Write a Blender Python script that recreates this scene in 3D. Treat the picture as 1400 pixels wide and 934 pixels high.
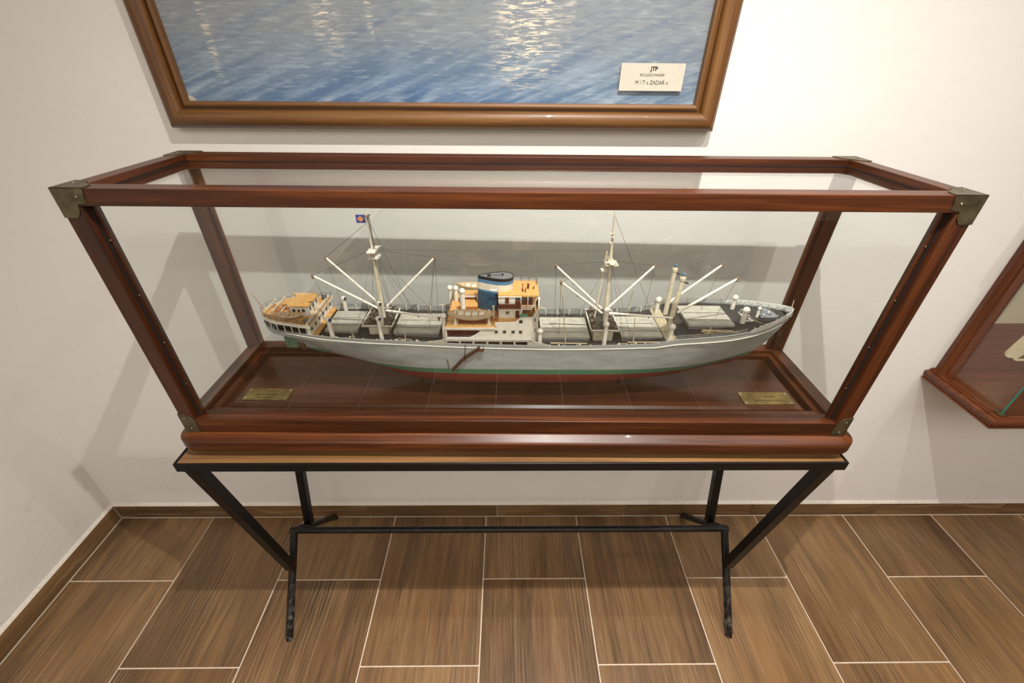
import bpy, bmesh, math, random
from mathutils import Vector, Matrix

for o in list(bpy.data.objects):
    bpy.data.objects.remove(o, do_unlink=True)
random.seed(7)
scn = bpy.context.scene
COL = scn.collection

# ------------------------------------------------------------------ camera
cam_data = bpy.data.cameras.new('camera')
cam = bpy.data.objects.new('camera', cam_data)
COL.objects.link(cam)
FPX, PITCH, YAW, ROLL = 589.2641, .5852, -.0147, .0092
cam_data.sensor_fit = 'HORIZONTAL'
cam_data.sensor_width = 36.0
cam_data.lens = FPX / 1400 * 36
cam_data.clip_start = .02
_f = Vector((0, math.cos(PITCH), -math.sin(PITCH)))
_u = Vector((0, math.sin(PITCH), math.cos(PITCH)))
_r = Vector((1, 0, 0))
_Z = Matrix.Rotation(YAW, 3, 'Z')
_f, _u, _r = _Z @ _f, _Z @ _u, _Z @ _r
_c, _s = math.cos(ROLL), math.sin(ROLL)
_r, _u = _c * _r + _s * _u, -_s * _r + _c * _u
cam.matrix_world = Matrix(((_r.x, _u.x, -_f.x, 0), (_r.y, _u.y, -_f.y, 0), (_r.z, _u.z, -_f.z, 1.45), (0, 0, 0, 1)))
scn.camera = cam

# ------------------------------------------------------------------ world, exposure
w = bpy.data.worlds.new('world')
scn.world = w
w.use_nodes = True
w.node_tree.nodes['Background'].inputs[0].default_value = (1, .93, .84, 1)
w.node_tree.nodes['Background'].inputs[1].default_value = .02
scn.view_settings.view_transform = 'Standard'
scn.view_settings.look = 'None'
scn.view_settings.gamma = 1
scn.view_settings.exposure = 0.17

# ------------------------------------------------------------------ lamps of the room
def spot(name, loc, aim, power, size=150, radius=.007, col=(1, .95, .89), blend=.6):
    d = bpy.data.lights.new(name, 'SPOT')
    d.energy = power
    d.color = col
    d.spot_size = math.radians(size)
    d.spot_blend = blend
    d.shadow_soft_size = radius
    o = bpy.data.objects.new(name, d)
    COL.objects.link(o)
    o.location = loc
    o.rotation_euler = (Vector(aim) - Vector(loc)).to_track_quat('-Z', 'Y').to_euler()
    return o

def area(name, loc, aim, power, sx, sy, col=(1, .955, .90)):
    d = bpy.data.lights.new(name, 'AREA')
    d.shape = 'RECTANGLE'
    d.size, d.size_y = sx, sy
    d.energy = power
    d.color = col
    o = bpy.data.objects.new(name, d)
    COL.objects.link(o)
    o.location = loc
    o.rotation_euler = (Vector(aim) - Vector(loc)).to_track_quat('-Z', 'Y').to_euler()
    return o

spot('track_spot', (.19, .25, 2.28), (.17, .27, 0), 92, size=138, blend=1)
spot('track_spot', (.63, .23, 2.28), (.63, .25, 0), 26, size=138, blend=1)
spot('track_spot', (.15, .42, 2.28), (.15, .36, 0), 26, size=58, blend=1)
spot('track_spot', (1.32, .28, 2.28), (1.40, .36, 0), 17, size=142, blend=1)
area('ceiling_panel', (.4, -1.8, 2.66), (.4, -1.8, 0), 60, 3.4, 2.0)

# ------------------------------------------------------------------ materials
def srgb(r, g, b):
    def f(c):
        c /= 255
        return c / 12.92 if c <= .04045 else ((c + .055) / 1.055) ** 2.4
    return (f(r), f(g), f(b), 1)

class N:
    def __init__(s, name):
        s.m = bpy.data.materials.new(name)
        s.m.use_nodes = True
        s.t = s.m.node_tree
        s.b = s.t.nodes['Principled BSDF']
    def n(s, typ, **kw):
        nd = s.t.nodes.new(typ)
        for k, v in kw.items():
            if k.startswith('i_'):
                nd.inputs[k[2:].replace('_', ' ')].default_value = v
            else:
                setattr(nd, k, v)
        return nd
    def l(s, a, b):
        s.t.links.new(a, b)
    def math(s, op, a, b=None, c=None, clamp=False):
        nd = s.t.nodes.new('ShaderNodeMath')
        nd.operation = op
        nd.use_clamp = clamp
        for k, v in enumerate((a, b, c)):
            if v is None:
                continue
            if isinstance(v, (int, float)):
                nd.inputs[k].default_value = v
            else:
                s.l(v, nd.inputs[k])
        return nd.outputs[0]
    def mix(s, fac, a, b, mode='MIX'):
        nd = s.t.nodes.new('ShaderNodeMix')
        nd.data_type = 'RGBA'
        nd.blend_type = mode
        for k, v in ((0, fac), (6, a), (7, b)):
            if isinstance(v, (int, float, tuple)):
                nd.inputs[k].default_value = v
            else:
                s.l(v, nd.inputs[k])
        return nd.outputs[2]
    def ramp(s, fac, stops):
        nd = s.t.nodes.new('ShaderNodeValToRGB')
        e = nd.color_ramp.elements
        while len(e) < len(stops):
            e.new(.5)
        for q, (p, c) in zip(e, stops):
            q.position = p
            q.color = c
        s.l(fac, nd.inputs[0])
        return nd.outputs[0]
    def coords(s, scale=(1, 1, 1), rand=False, loc=(0, 0, 0)):
        tc = s.t.nodes.new('ShaderNodeTexCoord')
        v = tc.outputs['Object']
        if rand:
            oi = s.t.nodes.new('ShaderNodeObjectInfo')
            vm = s.t.nodes.new('ShaderNodeVectorMath')
            vm.operation = 'SCALE'
            vm.inputs[0].default_value = (37.0, 53.0, 71.0)
            s.l(oi.outputs['Random'], vm.inputs['Scale'])
            va = s.t.nodes.new('ShaderNodeVectorMath')
            s.l(v, va.inputs[0])
            s.l(vm.outputs[0], va.inputs[1])
            v = va.outputs[0]
        mp = s.t.nodes.new('ShaderNodeMapping')
        mp.inputs['Scale'].default_value = scale
        mp.inputs['Location'].default_value = loc
        s.l(v, mp.inputs['Vector'])
        return mp.outputs[0]
    def noise(s, vec, scale, detail=4, rough=.55, dist=0.0):
        nd = s.n('ShaderNodeTexNoise')
        nd.inputs['Scale'].default_value = scale
        nd.inputs['Detail'].default_value = detail
        nd.inputs['Roughness'].default_value = rough
        nd.inputs['Distortion'].default_value = dist
        s.l(vec, nd.inputs['Vector'])
        return nd.outputs['Fac']
    def bump(s, h, strength=.3, dist=.002):
        nd = s.n('ShaderNodeBump')
        nd.inputs['Strength'].default_value = strength
        nd.inputs['Distance'].default_value = dist
        s.l(h, nd.inputs['Height'])
        s.l(nd.outputs[0], s.b.inputs['Normal'])
    def set(s, col=None, rough=None, metal=None, spec=None, coat=None):
        for k, v in (('Base Color', col), ('Roughness', rough), ('Metallic', metal), ('Specular IOR Level', spec), ('Coat Weight', coat)):
            if v is None:
                continue
            if isinstance(v, (int, float, tuple)):
                s.b.inputs[k].default_value = v
            else:
                s.l(v, s.b.inputs[k])
        return s.m

_plain = {}
def paint(name, rgb, rough=.5, metal=0, var=.12, spec=.4, scale=120):
    if name in _plain:
        return _plain[name]
    k = N(name)
    f = k.noise(k.coords(), scale, 3)
    c = srgb(*rgb)
    d = tuple(x * (1 - var * 2) for x in c[:3]) + (1,)
    l = tuple(min(1, x * (1 + var)) for x in c[:3]) + (1,)
    _plain[name] = k.set(k.ramp(f, [(.3, d), (.65, l)]), rough, metal, spec)
    return _plain[name]

def wood(name, axis, dark, mid, light, rough=.35, scale=1.0, spec=.5, rand=True, coat=0.0):
    k = N(name)
    st = [60, 60, 60]
    st['xyz'.index(axis)] = 2.2
    v = k.coords(tuple(q * scale for q in st), rand)
    f1 = k.noise(v, 1.0, 6, .62, .6)
    st2 = [260, 260, 260]
    st2['xyz'.index(axis)] = 9
    f2 = k.noise(k.coords(tuple(q * scale for q in st2), rand), 1.0, 3, .6)
    st3 = [9, 9, 9]
    st3['xyz'.index(axis)] = .9
    f3 = k.noise(k.coords(tuple(q * scale for q in st3), rand), 1.0, 2)
    f = k.math('ADD', k.math('MULTIPLY', f1, .55), k.math('ADD', k.math('MULTIPLY', f2, .2), k.math('MULTIPLY', f3, .25)))
    c = k.ramp(f, [(.36, srgb(*dark)), (.5, srgb(*mid)), (.64, srgb(*light))])
    k.bump(f2, .08, .0006)
    return k.set(c, k.math('ADD', k.math('MULTIPLY', f1, .15), rough - .07), 0, spec, coat)

MAHOG = {a: wood('mahogany_' + a, a, (40, 18, 6), (69, 32, 10), (106, 56, 20), .36, spec=.35, coat=.08) for a in 'xyz'}
MAHOG2 = {a: wood('mahogany_panel_' + a, a, (44, 21, 9), (66, 32, 13), (88, 46, 20), .30, spec=.4, coat=.1) for a in 'x'}
FRAMEW = {a: wood('frame_wood_' + a, a, (70, 43, 18), (104, 67, 29), (128, 88, 43), .42, coat=.1) for a in 'xz'}
CABW = {a: wood('cabinet_wood_' + a, a, (66, 31, 13), (94, 47, 20), (120, 66, 31), .38, coat=.15) for a in 'xyz'}
OAK = wood('table_oak_x', 'x', (84, 58, 32), (120, 85, 49), (146, 108, 66), .5)
DECKW = paint('orange_deck', (200, 152, 88), .6, var=.14, scale=300)
DECKW2 = paint('brown_deck', (164, 104, 58), .6, var=.2, scale=300)
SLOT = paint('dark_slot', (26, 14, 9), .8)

def make_tile_mat():
    k = N('wood_look_tile')
    f0 = k.noise(k.coords((4.2, 1.1, 4.2), True), 1.0, 3, .5, .8)
    f1 = k.noise(k.coords((26, 1.9, 26), True), 1.0, 6, .62, 2.2)
    f2 = k.noise(k.coords((190, 7, 190), True), 1.0, 4, .7, .8)
    f = k.math('ADD', k.math('MULTIPLY', f0, .42), k.math('ADD', k.math('MULTIPLY', f1, .38), k.math('MULTIPLY', f2, .20)))
    c = k.ramp(f, [(.33, srgb(74, 57, 39)), (.45, srgb(111, 87, 59)), (.53, srgb(133, 105, 72)), (.66, srgb(158, 130, 92))])
    # rusty patches and greyish streaks
    p = k.ramp(k.noise(k.coords((5, 1.6, 5), True, (3, 7, 0)), 1.0, 3), [(.52, (0, 0, 0, 1)), (.68, (1, 1, 1, 1))])
    c = k.mix(k.math('MULTIPLY', p, .28), c, srgb(146, 104, 58))
    q = k.ramp(k.noise(k.coords((14, .8, 14), True, (9, 1, 0)), 1.0, 4, .6, 1.0), [(.56, (0, 0, 0, 1)), (.66, (1, 1, 1, 1))])
    c = k.mix(k.math('MULTIPLY', q, .5), c, srgb(92, 74, 58))
    oi = k.n('ShaderNodeObjectInfo')
    r = k.ramp(oi.outputs['Random'], [(0, srgb(216, 204, 196)), (1, srgb(255, 248, 240))])
    c = k.mix(1.0, c, r, 'MULTIPLY')
    # pale open grain: bent contour lines
    wv = k.n('ShaderNodeTexWave')
    wv.wave_type = 'RINGS'
    wv.rings_direction = 'Y'
    wv.inputs['Scale'].default_value = 11.0
    wv.inputs['Distortion'].default_value = 7.0
    wv.inputs['Detail'].default_value = 3
    wv.inputs['Detail Scale'].default_value = .9
    k.l(k.coords((3.0, .32, 1), True), wv.inputs['Vector'])
    line = k.ramp(wv.outputs['Fac'], [(.80, (0, 0, 0, 1)), (.96, (1, 1, 1, 1))])
    msk = k.ramp(k.noise(k.coords((7, 2.2, 7), True, (1, 5, 0)), 1.0, 3), [(.46, (0, 0, 0, 1)), (.64, (1, 1, 1, 1))])
    c = k.mix(k.math('MULTIPLY', k.math('MULTIPLY', line, msk), .24), c, srgb(200, 172, 138))
    g = k.noise(k.coords((330, 6, 330), True), 1.0, 2, .5)
    c = k.mix(k.math('MULTIPLY', k.math('GREATER_THAN', g, .64), .14), c, srgb(200, 172, 138))
    k.bump(f2, .12, .001)
    return k.set(c, k.math('ADD', k.math('MULTIPLY', f1, .2), .30), 0, .5)
TILE = make_tile_mat()
GROUT = paint('grout', (224, 206, 184), .9, var=.06)

def wall_mat(name, tint):
    k = N(name)
    v = k.coords()
    b1 = k.noise(v, 38, 5, .62)
    b2 = k.noise(k.coords((1, 1, 1.8)), 9, 3, .5)
    big = k.noise(v, 2.2, 3)
    c0 = srgb(*tint)
    c = k.mix(big, tuple(q * .965 for q in c0[:3]) + (1,), c0)
    # scuffs and damp marks low down by the corner
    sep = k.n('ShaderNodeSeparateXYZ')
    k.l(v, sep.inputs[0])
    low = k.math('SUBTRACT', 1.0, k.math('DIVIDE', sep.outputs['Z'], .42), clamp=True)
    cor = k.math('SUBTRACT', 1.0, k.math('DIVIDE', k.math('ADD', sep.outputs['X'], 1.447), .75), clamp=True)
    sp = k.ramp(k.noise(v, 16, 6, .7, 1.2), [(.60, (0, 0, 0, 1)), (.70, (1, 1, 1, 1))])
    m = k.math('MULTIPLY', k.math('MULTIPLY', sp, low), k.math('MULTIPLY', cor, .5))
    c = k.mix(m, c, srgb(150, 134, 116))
    k.bump(k.math('ADD', b1, b2), .22, .004)
    return k.set(c, .85, 0, .25)
WALL = wall_mat('plaster', (231, 228, 223))
CEILM = paint('ceiling_paint', (235, 232, 226), .9, var=.02)
CAULK = paint('caulk', (226, 218, 206), .8, var=.05)

def glass_mat(name, tint, refl=1.0):
    k = N(name)
    k.t.nodes.remove(k.b)
    out = k.t.nodes['Material Output']
    geo = k.n('ShaderNodeNewGeometry')
    dt = k.n('ShaderNodeVectorMath')
    dt.operation = 'DOT_PRODUCT'
    k.l(geo.outputs['Normal'], dt.inputs[0])
    k.l(geo.outputs['Incoming'], dt.inputs[1])
    c = k.math('ABSOLUTE', dt.outputs['Value'])
    s = k.math('POWER', k.math('SUBTRACT', 1.0, c, clamp=True), 5.0)
    fr = k.math('MULTIPLY', k.math('ADD', k.math('MULTIPLY', s, .96), .04), refl)
    tr = k.n('ShaderNodeBsdfTransparent')
    tr.inputs[0].default_value = tint
    gl = k.n('ShaderNodeBsdfGlossy')
    gl.inputs['Roughness'].default_value = 0.0
    gl.inputs['Color'].default_value = (1, 1, 1, 1)
    mx = k.n('ShaderNodeMixShader')
    k.l(fr, mx.inputs[0])
    k.l(tr.outputs[0], mx.inputs[1])
    k.l(gl.outputs[0], mx.inputs[2])
    k.l(mx.outputs[0], out.inputs['Surface'])
    return k.m
GLASS = glass_mat('case_glass', (.982, .992, .986, 1))
GREEN_EDGE = paint('glass_edge', (48, 118, 104), .25, var=.1)

BRASS_OLD = paint('old_brass', (104, 94, 72), .42, .75, .22, scale=60)
BRASS_PLATE = paint('plaque_brass', (150, 132, 82), .38, .8, .22, scale=45)
BRASS_SCREW = paint('old_screw', (128, 118, 96), .4, .75)
SCREW = paint('screw', (196, 190, 176), .3, .8)
BLACK = paint('black_paint', (13, 12, 12), .42, 0, .25, .3, scale=50)
def black_worn():
    k = N('black_paint_worn')
    v = k.coords()
    sep = k.n('ShaderNodeSeparateXYZ')
    k.l(v, sep.inputs[0])
    low = k.math('SUBTRACT', 1.0, k.math('DIVIDE', sep.outputs['Z'], .16), clamp=True)
    f = k.ramp(k.noise(v, 55, 5, .7), [(.46, (0, 0, 0, 1)), (.62, (1, 1, 1, 1))])
    c = k.mix(k.math('MULTIPLY', f, k.math('ADD', k.math('MULTIPLY', low, .55), .05)), srgb(15, 14, 13), srgb(128, 120, 110))
    return k.set(c, .42, 0, .35)
BLACKW = black_worn()

def water_mat():
    k = N('sea_picture')
    v = k.coords()
    sep = k.n('ShaderNodeSeparateXYZ')
    k.l(v, sep.inputs[0])
    x, z = sep.outputs['X'], sep.outputs['Z']
    # base tone: grey-blue far water to saturated blue near water
    mid = k.math('SUBTRACT', 1.0, k.math('MULTIPLY', k.math('ABSOLUTE', k.math('ADD', x, .10)), 1.5), clamp=True)
    gz = k.math('SUBTRACT', 1.0, k.math('DIVIDE', z, .17), clamp=True)
    blue = k.math('MULTIPLY', gz, k.math('ADD', k.math('MULTIPLY', mid, .72), .30), clamp=True)
    c = k.ramp(blue, [(0, srgb(136, 144, 150)), (.25, srgb(112, 134, 152)), (.55, srgb(72, 112, 152)), (1, srgb(38, 82, 140))])
    # long diagonal swells low in the picture
    mp = k.n('ShaderNodeMapping')
    mp.inputs['Rotation'].default_value = (0, math.radians(20), 0)
    k.l(v, mp.inputs['Vector'])
    mp2 = k.n('ShaderNodeMapping')
    mp2.inputs['Scale'].default_value = (5.5, 1, 58)
    k.l(mp.outputs[0], mp2.inputs['Vector'])
    sw = k.noise(mp2.outputs[0], 1.0, 4, .55, .5)
    c = k.mix(k.math('MULTIPLY', k.ramp(sw, [(.46, (0, 0, 0, 1)), (.66, (1, 1, 1, 1))]), k.math('MULTIPLY', gz, .8)), c, srgb(186, 202, 216))
    c = k.mix(k.math('MULTIPLY', k.ramp(sw, [(.30, (1, 1, 1, 1)), (.48, (0, 0, 0, 1))]), .42), c, srgb(44, 84, 136))
    # short flat ripples all over
    rp = k.noise(k.coords((28, 1, 190)), 1.0, 5, .62, .4)
    c = k.mix(k.math('MULTIPLY', k.ramp(rp, [(.33, (1, 1, 1, 1)), (.50, (0, 0, 0, 1))]), .38), c, srgb(84, 104, 130))
    c = k.mix(k.math('MULTIPLY', k.ramp(rp, [(.54, (0, 0, 0, 1)), (.70, (1, 1, 1, 1))]), .40), c, srgb(198, 206, 212))
    # warm glints under the lights of the quay
    gl = k.ramp(k.noise(k.coords((34, 1, 240)), 1.0, 4, .65, .8), [(.50, (0, 0, 0, 1)), (.60, (1, 1, 1, 1))])
    tot = None
    for cx, hw, zb, amp in ((.165, .075, .055, 1.0), (-.205, .030, .105, .75), (-.43, .010, .06, .6), (-.125, .008, .12, .6), (.245, .012, .10, .4)):
        g = k.math('SUBTRACT', 1.0, k.math('POWER', k.math('DIVIDE', k.math('ADD', x, -cx), hw), 2.0), clamp=True)
        zz = k.math('DIVIDE', k.math('SUBTRACT', z, zb), .07, clamp=True)
        q = k.math('MULTIPLY', k.math('MULTIPLY', g, zz), amp)
        tot = q if tot is None else k.math('MAXIMUM', tot, q)
    c = k.mix(k.math('MULTIPLY', gl, tot), c, srgb(250, 236, 208))
    return k.set(c, .45, 0, .4)
SEA = water_mat()
CARD = paint('card', (196, 190, 175), .8, var=.02)
INK = paint('ink', (34, 31, 29), .9, var=.05, spec=.1)
BACKDROP_PAINT = paint('backdrop_grey', (176, 166, 142), .8, var=.06, scale=12)
CREAM = paint('cream_paint', (222, 206, 168), .6, var=.04, scale=40)

# ship colours
def hull_mat():
    k = N('hull_paint')
    sep = k.n('ShaderNodeSeparateXYZ')
    v = k.coords()
    k.l(v, sep.inputs[0])
    z = sep.outputs['Z']
    nz = k.noise(k.coords((6, 6, 30)), 3.0, 5, .6)
    grey = k.ramp(nz, [(.3, srgb(140, 143, 140)), (.7, srgb(166, 169, 165))])
    g = k.math('GREATER_THAN', z, .0810)
    r = k.math('LESS_THAN', z, .0690)
    c = k.mix(g, srgb(70, 116, 88), grey)
    c = k.mix(r, c, srgb(112, 42, 28))
    # rust runs
    rust = k.ramp(k.noise(k.coords((70, 70, 5)), 1.0, 4, .7), [(.66, (0, 0, 0, 1)), (.76, (1, 1, 1, 1))])
    c = k.mix(k.math('MULTIPLY', rust, .35), c, srgb(110, 84, 62))
    return k.set(c, .45, 0, .4)
HULL = hull_mat()
WHITE = paint('ship_white', (226, 220, 206), .5, var=.06, scale=150)
CREAMW = paint('ship_cream', (208, 198, 172), .5, var=.08, scale=150)
DKGREY = paint('deck_black', (56, 54, 52), .65, var=.2, scale=150)
GREYP = paint('bulwark_grey', (140, 140, 138), .6, var=.1, scale=150)
COVER = paint('hatch_canvas', (166, 163, 150), .75, var=.07, scale=80)
COAM = paint('coaming_grey', (120, 122, 122), .6, var=.1, scale=150)
BROWN = paint('ship_mahogany', (104, 46, 26), .5, var=.15, scale=200)
FBLUE = paint('funnel_blue', (40, 78, 102), .42, var=.1, scale=100)
FLBLUE = paint('funnel_light_blue', (78, 126, 162), .42, var=.06, scale=100)
FWHITE = paint('funnel_white', (224, 214, 194), .45, var=.06, scale=100)
FBLACK = paint('funnel_black', (24, 24, 28), .4, var=.1, scale=100)
FGREY = paint('funnel_grey', (106, 106, 106), .6, var=.15, scale=150)
GEARM = paint('winch_brown', (98, 84, 70), .55, var=.3, scale=260)
GEARG = paint('winch_grey', (120, 118, 112), .5, var=.25, scale=260)
WINDOW = paint('porthole_dark', (62, 72, 70), .25, var=.2, scale=200)
WIRE = paint('rigging_wire', (74, 66, 56), .7, var=.1)
ROPE = paint('pale_rope', (196, 176, 138), .8, var=.1)
BRONZE = paint('bronze', (120, 92, 52), .4, .6)
RUST = paint('rusty_ladder', (82, 44, 28), .7, var=.2, scale=200)
GREENP = paint('green_cover', (84, 128, 104), .6, var=.1)
FLAGB = paint('flag_blue', (52, 62, 150), .7, var=.05)
FLAGO = paint('flag_orange', (214, 142, 92), .7, var=.05)

# ------------------------------------------------------------------ mesh helpers
OFF = Vector((0, 0, 0))
def V(*a):
    return Vector(a) - OFF

class MB:
    def __init__(s):
        s.bm = bmesh.new()
    def face(s, pts, mi=0):
        vs = [s.bm.verts.new(V(*p)) for p in pts]
        f = s.bm.faces.new(vs)
        f.material_index = mi
        return s
    def box(s, x0, x1, y0, y1, z0, z1, mi=0):
        p = [s.bm.verts.new(V(x, y, z)) for x in (x0, x1) for y in (y0, y1) for z in (z0, z1)]
        for q in ((0, 1, 3, 2), (4, 6, 7, 5), (0, 4, 5, 1), (2, 3, 7, 6), (0, 2, 6, 4), (1, 5, 7, 3)):
            s.bm.faces.new([p[i] for i in q]).material_index = mi
        return s
    def loft(s, rings, closed=True, cap=True, mi=0):
        vr = [[s.bm.verts.new(V(*p)) for p in r] for r in rings]
        n = len(rings[0])
        for a, b in zip(vr, vr[1:]):
            for i in range(n if closed else n - 1):
                j = (i + 1) % n
                s.bm.faces.new((a[i], a[j], b[j], b[i])).material_index = mi
        if cap and closed:
            s.bm.faces.new(list(reversed(vr[0]))).material_index = mi
            s.bm.faces.new(vr[-1]).material_index = mi
        return s
    def tube(s, pts, r, n=8, mi=0, cap=True):
        pts = [Vector(p) for p in pts]
        rs = r if isinstance(r, (list, tuple)) else [r] * len(pts)
        rings = []
        for i, p in enumerate(pts):
            a, b = pts[max(i - 1, 0)], pts[min(i + 1, len(pts) - 1)]
            d = (b - a).normalized()
            h = Vector((0, 0, 1)) if abs(d.z) < .9 else Vector((1, 0, 0))
            u = d.cross(h).normalized()
            t = d.cross(u)
            rings.append([tuple(p + u * rs[i] * math.cos(2 * math.pi * k / n) + t * rs[i] * math.sin(2 * math.pi * k / n)) for k in range(n)])
        return s.loft(rings, True, cap, mi)
    def bar(s, p0, p1, wx, wy, mi=0):
        # rectangular bar from p0 to p1, half sizes wx (along the world X side), wy
        p0, p1 = Vector(p0), Vector(p1)
        d = (p1 - p0).normalized()
        u = Vector((1, 0, 0)) if abs(d.x) < .9 else Vector((0, 1, 0))
        t = d.cross(u).normalized()
        u = t.cross(d).normalized()
        return s.loft([[tuple(p + u * a * wx + t * b * wy) for a, b in ((-1, -1), (1, -1), (1, 1), (-1, 1))] for p in (p0, p1)], True, True, mi)
    def prism(s, poly, axis, a, b, mi=0):
        # poly: 2-D points in the plane across axis; extruded from a to b
        def P(q, t):
            return {'x': (t, q[0], q[1]), 'y': (q[0], t, q[1]), 'z': (q[0], q[1], t)}[axis]
        return s.loft([[P(q, a) for q in poly], [P(q, b) for q in poly]], True, True, mi)
    def ball(s, c, r, mi=0, n=10, sz=1.0):
        rings = []
        for i in range(1, 7):
            th = math.pi * i / 7
            rings.append([(c[0] + r * math.sin(th) * math.cos(2 * math.pi * k / n), c[1] + r * math.sin(th) * math.sin(2 * math.pi * k / n), c[2] - r * sz * math.cos(th)) for k in range(n)])
        return s.loft(rings, True, True, mi)
    def done(s, name, mats, parent=None, smooth=False, bevel=0, seg=2):
        bmesh.ops.recalc_face_normals(s.bm, faces=s.bm.faces)
        if bevel:
            bmesh.ops.bevel(s.bm, geom=list(s.bm.edges), offset=bevel, segments=seg, profile=.5, affect='EDGES', clamp_overlap=True)
        me = bpy.data.meshes.new(name)
        s.bm.to_mesh(me)
        s.bm.free()
        for m in (mats if isinstance(mats, (list, tuple)) else [mats]):
            me.materials.append(m)
        if smooth:
            for p in me.polygons:
                p.use_smooth = True
            try:
                me.set_sharp_from_angle(angle=math.radians(35))
            except Exception:
                pass
        o = bpy.data.objects.new(name, me)
        COL.objects.link(o)
        if parent is not None:
            o.parent = parent
        return o

def thing(name, label, cat, loc, rz=0.0, group=None):
    global OFF
    o = bpy.data.objects.new(name, None)
    o.empty_display_size = .05
    COL.objects.link(o)
    o.location = loc
    o.rotation_euler = (0, 0, rz)
    o['label'] = label
    o['category'] = cat
    if group:
        o['group'] = group
    OFF = Vector(loc)
    return o

def struct(o):
    o['kind'] = 'structure'
    return o

def lab(o, t):
    o['label'] = t
    return o

def text(name, body, size, mat, parent, loc, rot, align='CENTER', sx=1.0, extrude=.0001, shear=0, bold=0.0):
    c = bpy.data.curves.new(name, 'FONT')
    c.body = body
    c.size = size
    c.align_x = align
    c.align_y = 'CENTER'
    c.extrude = extrude
    c.shear = shear
    c.offset = bold
    t = bpy.data.objects.new(name + '_tmp', c)
    COL.objects.link(t)
    dg = bpy.context.evaluated_depsgraph_get()
    me = bpy.data.meshes.new_from_object(t.evaluated_get(dg))
    bpy.data.objects.remove(t, do_unlink=True)
    me.name = name
    me.materials.clear()
    me.materials.append(mat)
    o = bpy.data.objects.new(name, me)
    COL.objects.link(o)
    o.parent = parent
    o.location = Vector(loc) - OFF
    o.rotation_euler = rot
    o.scale = (sx, 1, 1)
    return o

# ------------------------------------------------------------------ the room
WY = 1.003
LX = -1.447
RX, BY, CZ = 3.6, -3.4, 2.7
struct(MB().box(LX - .1, RX + .1, WY, WY + .1, -.05, CZ).done('wall_back', WALL))
struct(MB().box(LX - .1, LX, BY, WY, -.05, CZ).done('wall_left', WALL))
struct(MB().box(RX, RX + .1, BY, WY, -.05, CZ).done('wall_right', WALL))
struct(MB().box(LX - .1, RX + .1, BY - .1, BY, -.05, CZ).done('wall_front', WALL))
struct(MB().box(LX - .1, RX + .1, BY - .1, WY + .1, CZ, CZ + .1).done('ceiling', CEILM))
floor = struct(MB().box(LX - .1, RX + .1, BY - .1, WY + .1, -.06, -.0025).done('floor', GROUT))

TWX, TLY, GAP = .3397, .732, .0040
tile_mesh = None
def tile(x0, x1, y0, y1):
    global tile_mesh
    hx, hy = (x1 - x0 - GAP) / 2, (y1 - y0 - GAP) / 2
    full = abs(x1 - x0 - TWX) < 1e-4 and abs(y1 - y0 - TLY) < 1e-4
    if full and tile_mesh:
        o = bpy.data.objects.new('tile', tile_mesh)
        COL.objects.link(o)
    else:
        o = MB().box(-hx, hx, -hy, hy, -.0025, 0).done('tile', TILE, None, bevel=.0009, seg=1)
        if full:
            tile_mesh = o.data
    o.location = ((x0 + x1) / 2, (y0 + y1) / 2, 0)
    o.parent = floor
X0 = -1.0964
for k in range(-2, 14):
    xa, xb = X0 + k * TWX, X0 + (k + 1) * TWX
    xa, xb = max(xa, LX), min(xb, RX)
    if xb - xa < .02:
        continue
    j = .7592 if k % 2 else .5147
    ys = [j + TLY]
    while ys[-1] > BY:
        ys.append(ys[-1] - TLY)
    for y1, y0 in zip(ys, ys[1:]):
        y1, y0 = min(y1, WY - .010), max(y0, BY)
        if y1 - y0 > .01:
            tile(xa, xb, y0, y1)

bb = struct(MB().box(LX, RX, WY - .004, WY, 0, .064).done('baseboard_back', GROUT))
xs = [LX + .010] + [-.99 + .4775 * i for i in range(10)] + [RX]
for a, b in zip(xs, xs[1:]):
    if b - a > .03:
        hw = (b - a - .003) / 2
        o = MB().box(-.0045, .0045, -hw, hw, -.032, .032).done('tile', TILE, None, bevel=.0012, seg=2)
        o.location = ((a + b) / 2, WY - .0055, .0335)
        o.rotation_euler = (0, 0, math.pi / 2)
        o.parent = bb
bl = struct(MB().box(LX, LX + .004, BY, WY, 0, .064).done('baseboard_left', GROUT))
ys = [WY - .012, .38, -.1, -.58, -1.06, -1.54, -2.02, -2.5, -2.98, BY]
for b, a in zip(ys, ys[1:]):
    hw = (b - a - .003) / 2
    o = MB().box(-.0045, .0045, -hw, hw, -.032, .032).done('tile', TILE, None, bevel=.0012, seg=2)
    o.location = (LX + .0055, (a + b) / 2, .0335)
    o.parent = bl
struct(MB().prism([(WY, .066), (WY - .009, .066), (WY - .005, .0705), (WY, .075)], 'x', LX, RX).done('trim_1', CAULK))
struct(MB().prism([(LX, .066), (LX + .009, .066), (LX + .005, .0705), (LX, .075)], 'y', BY, WY).done('trim_2', CAULK))

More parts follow.
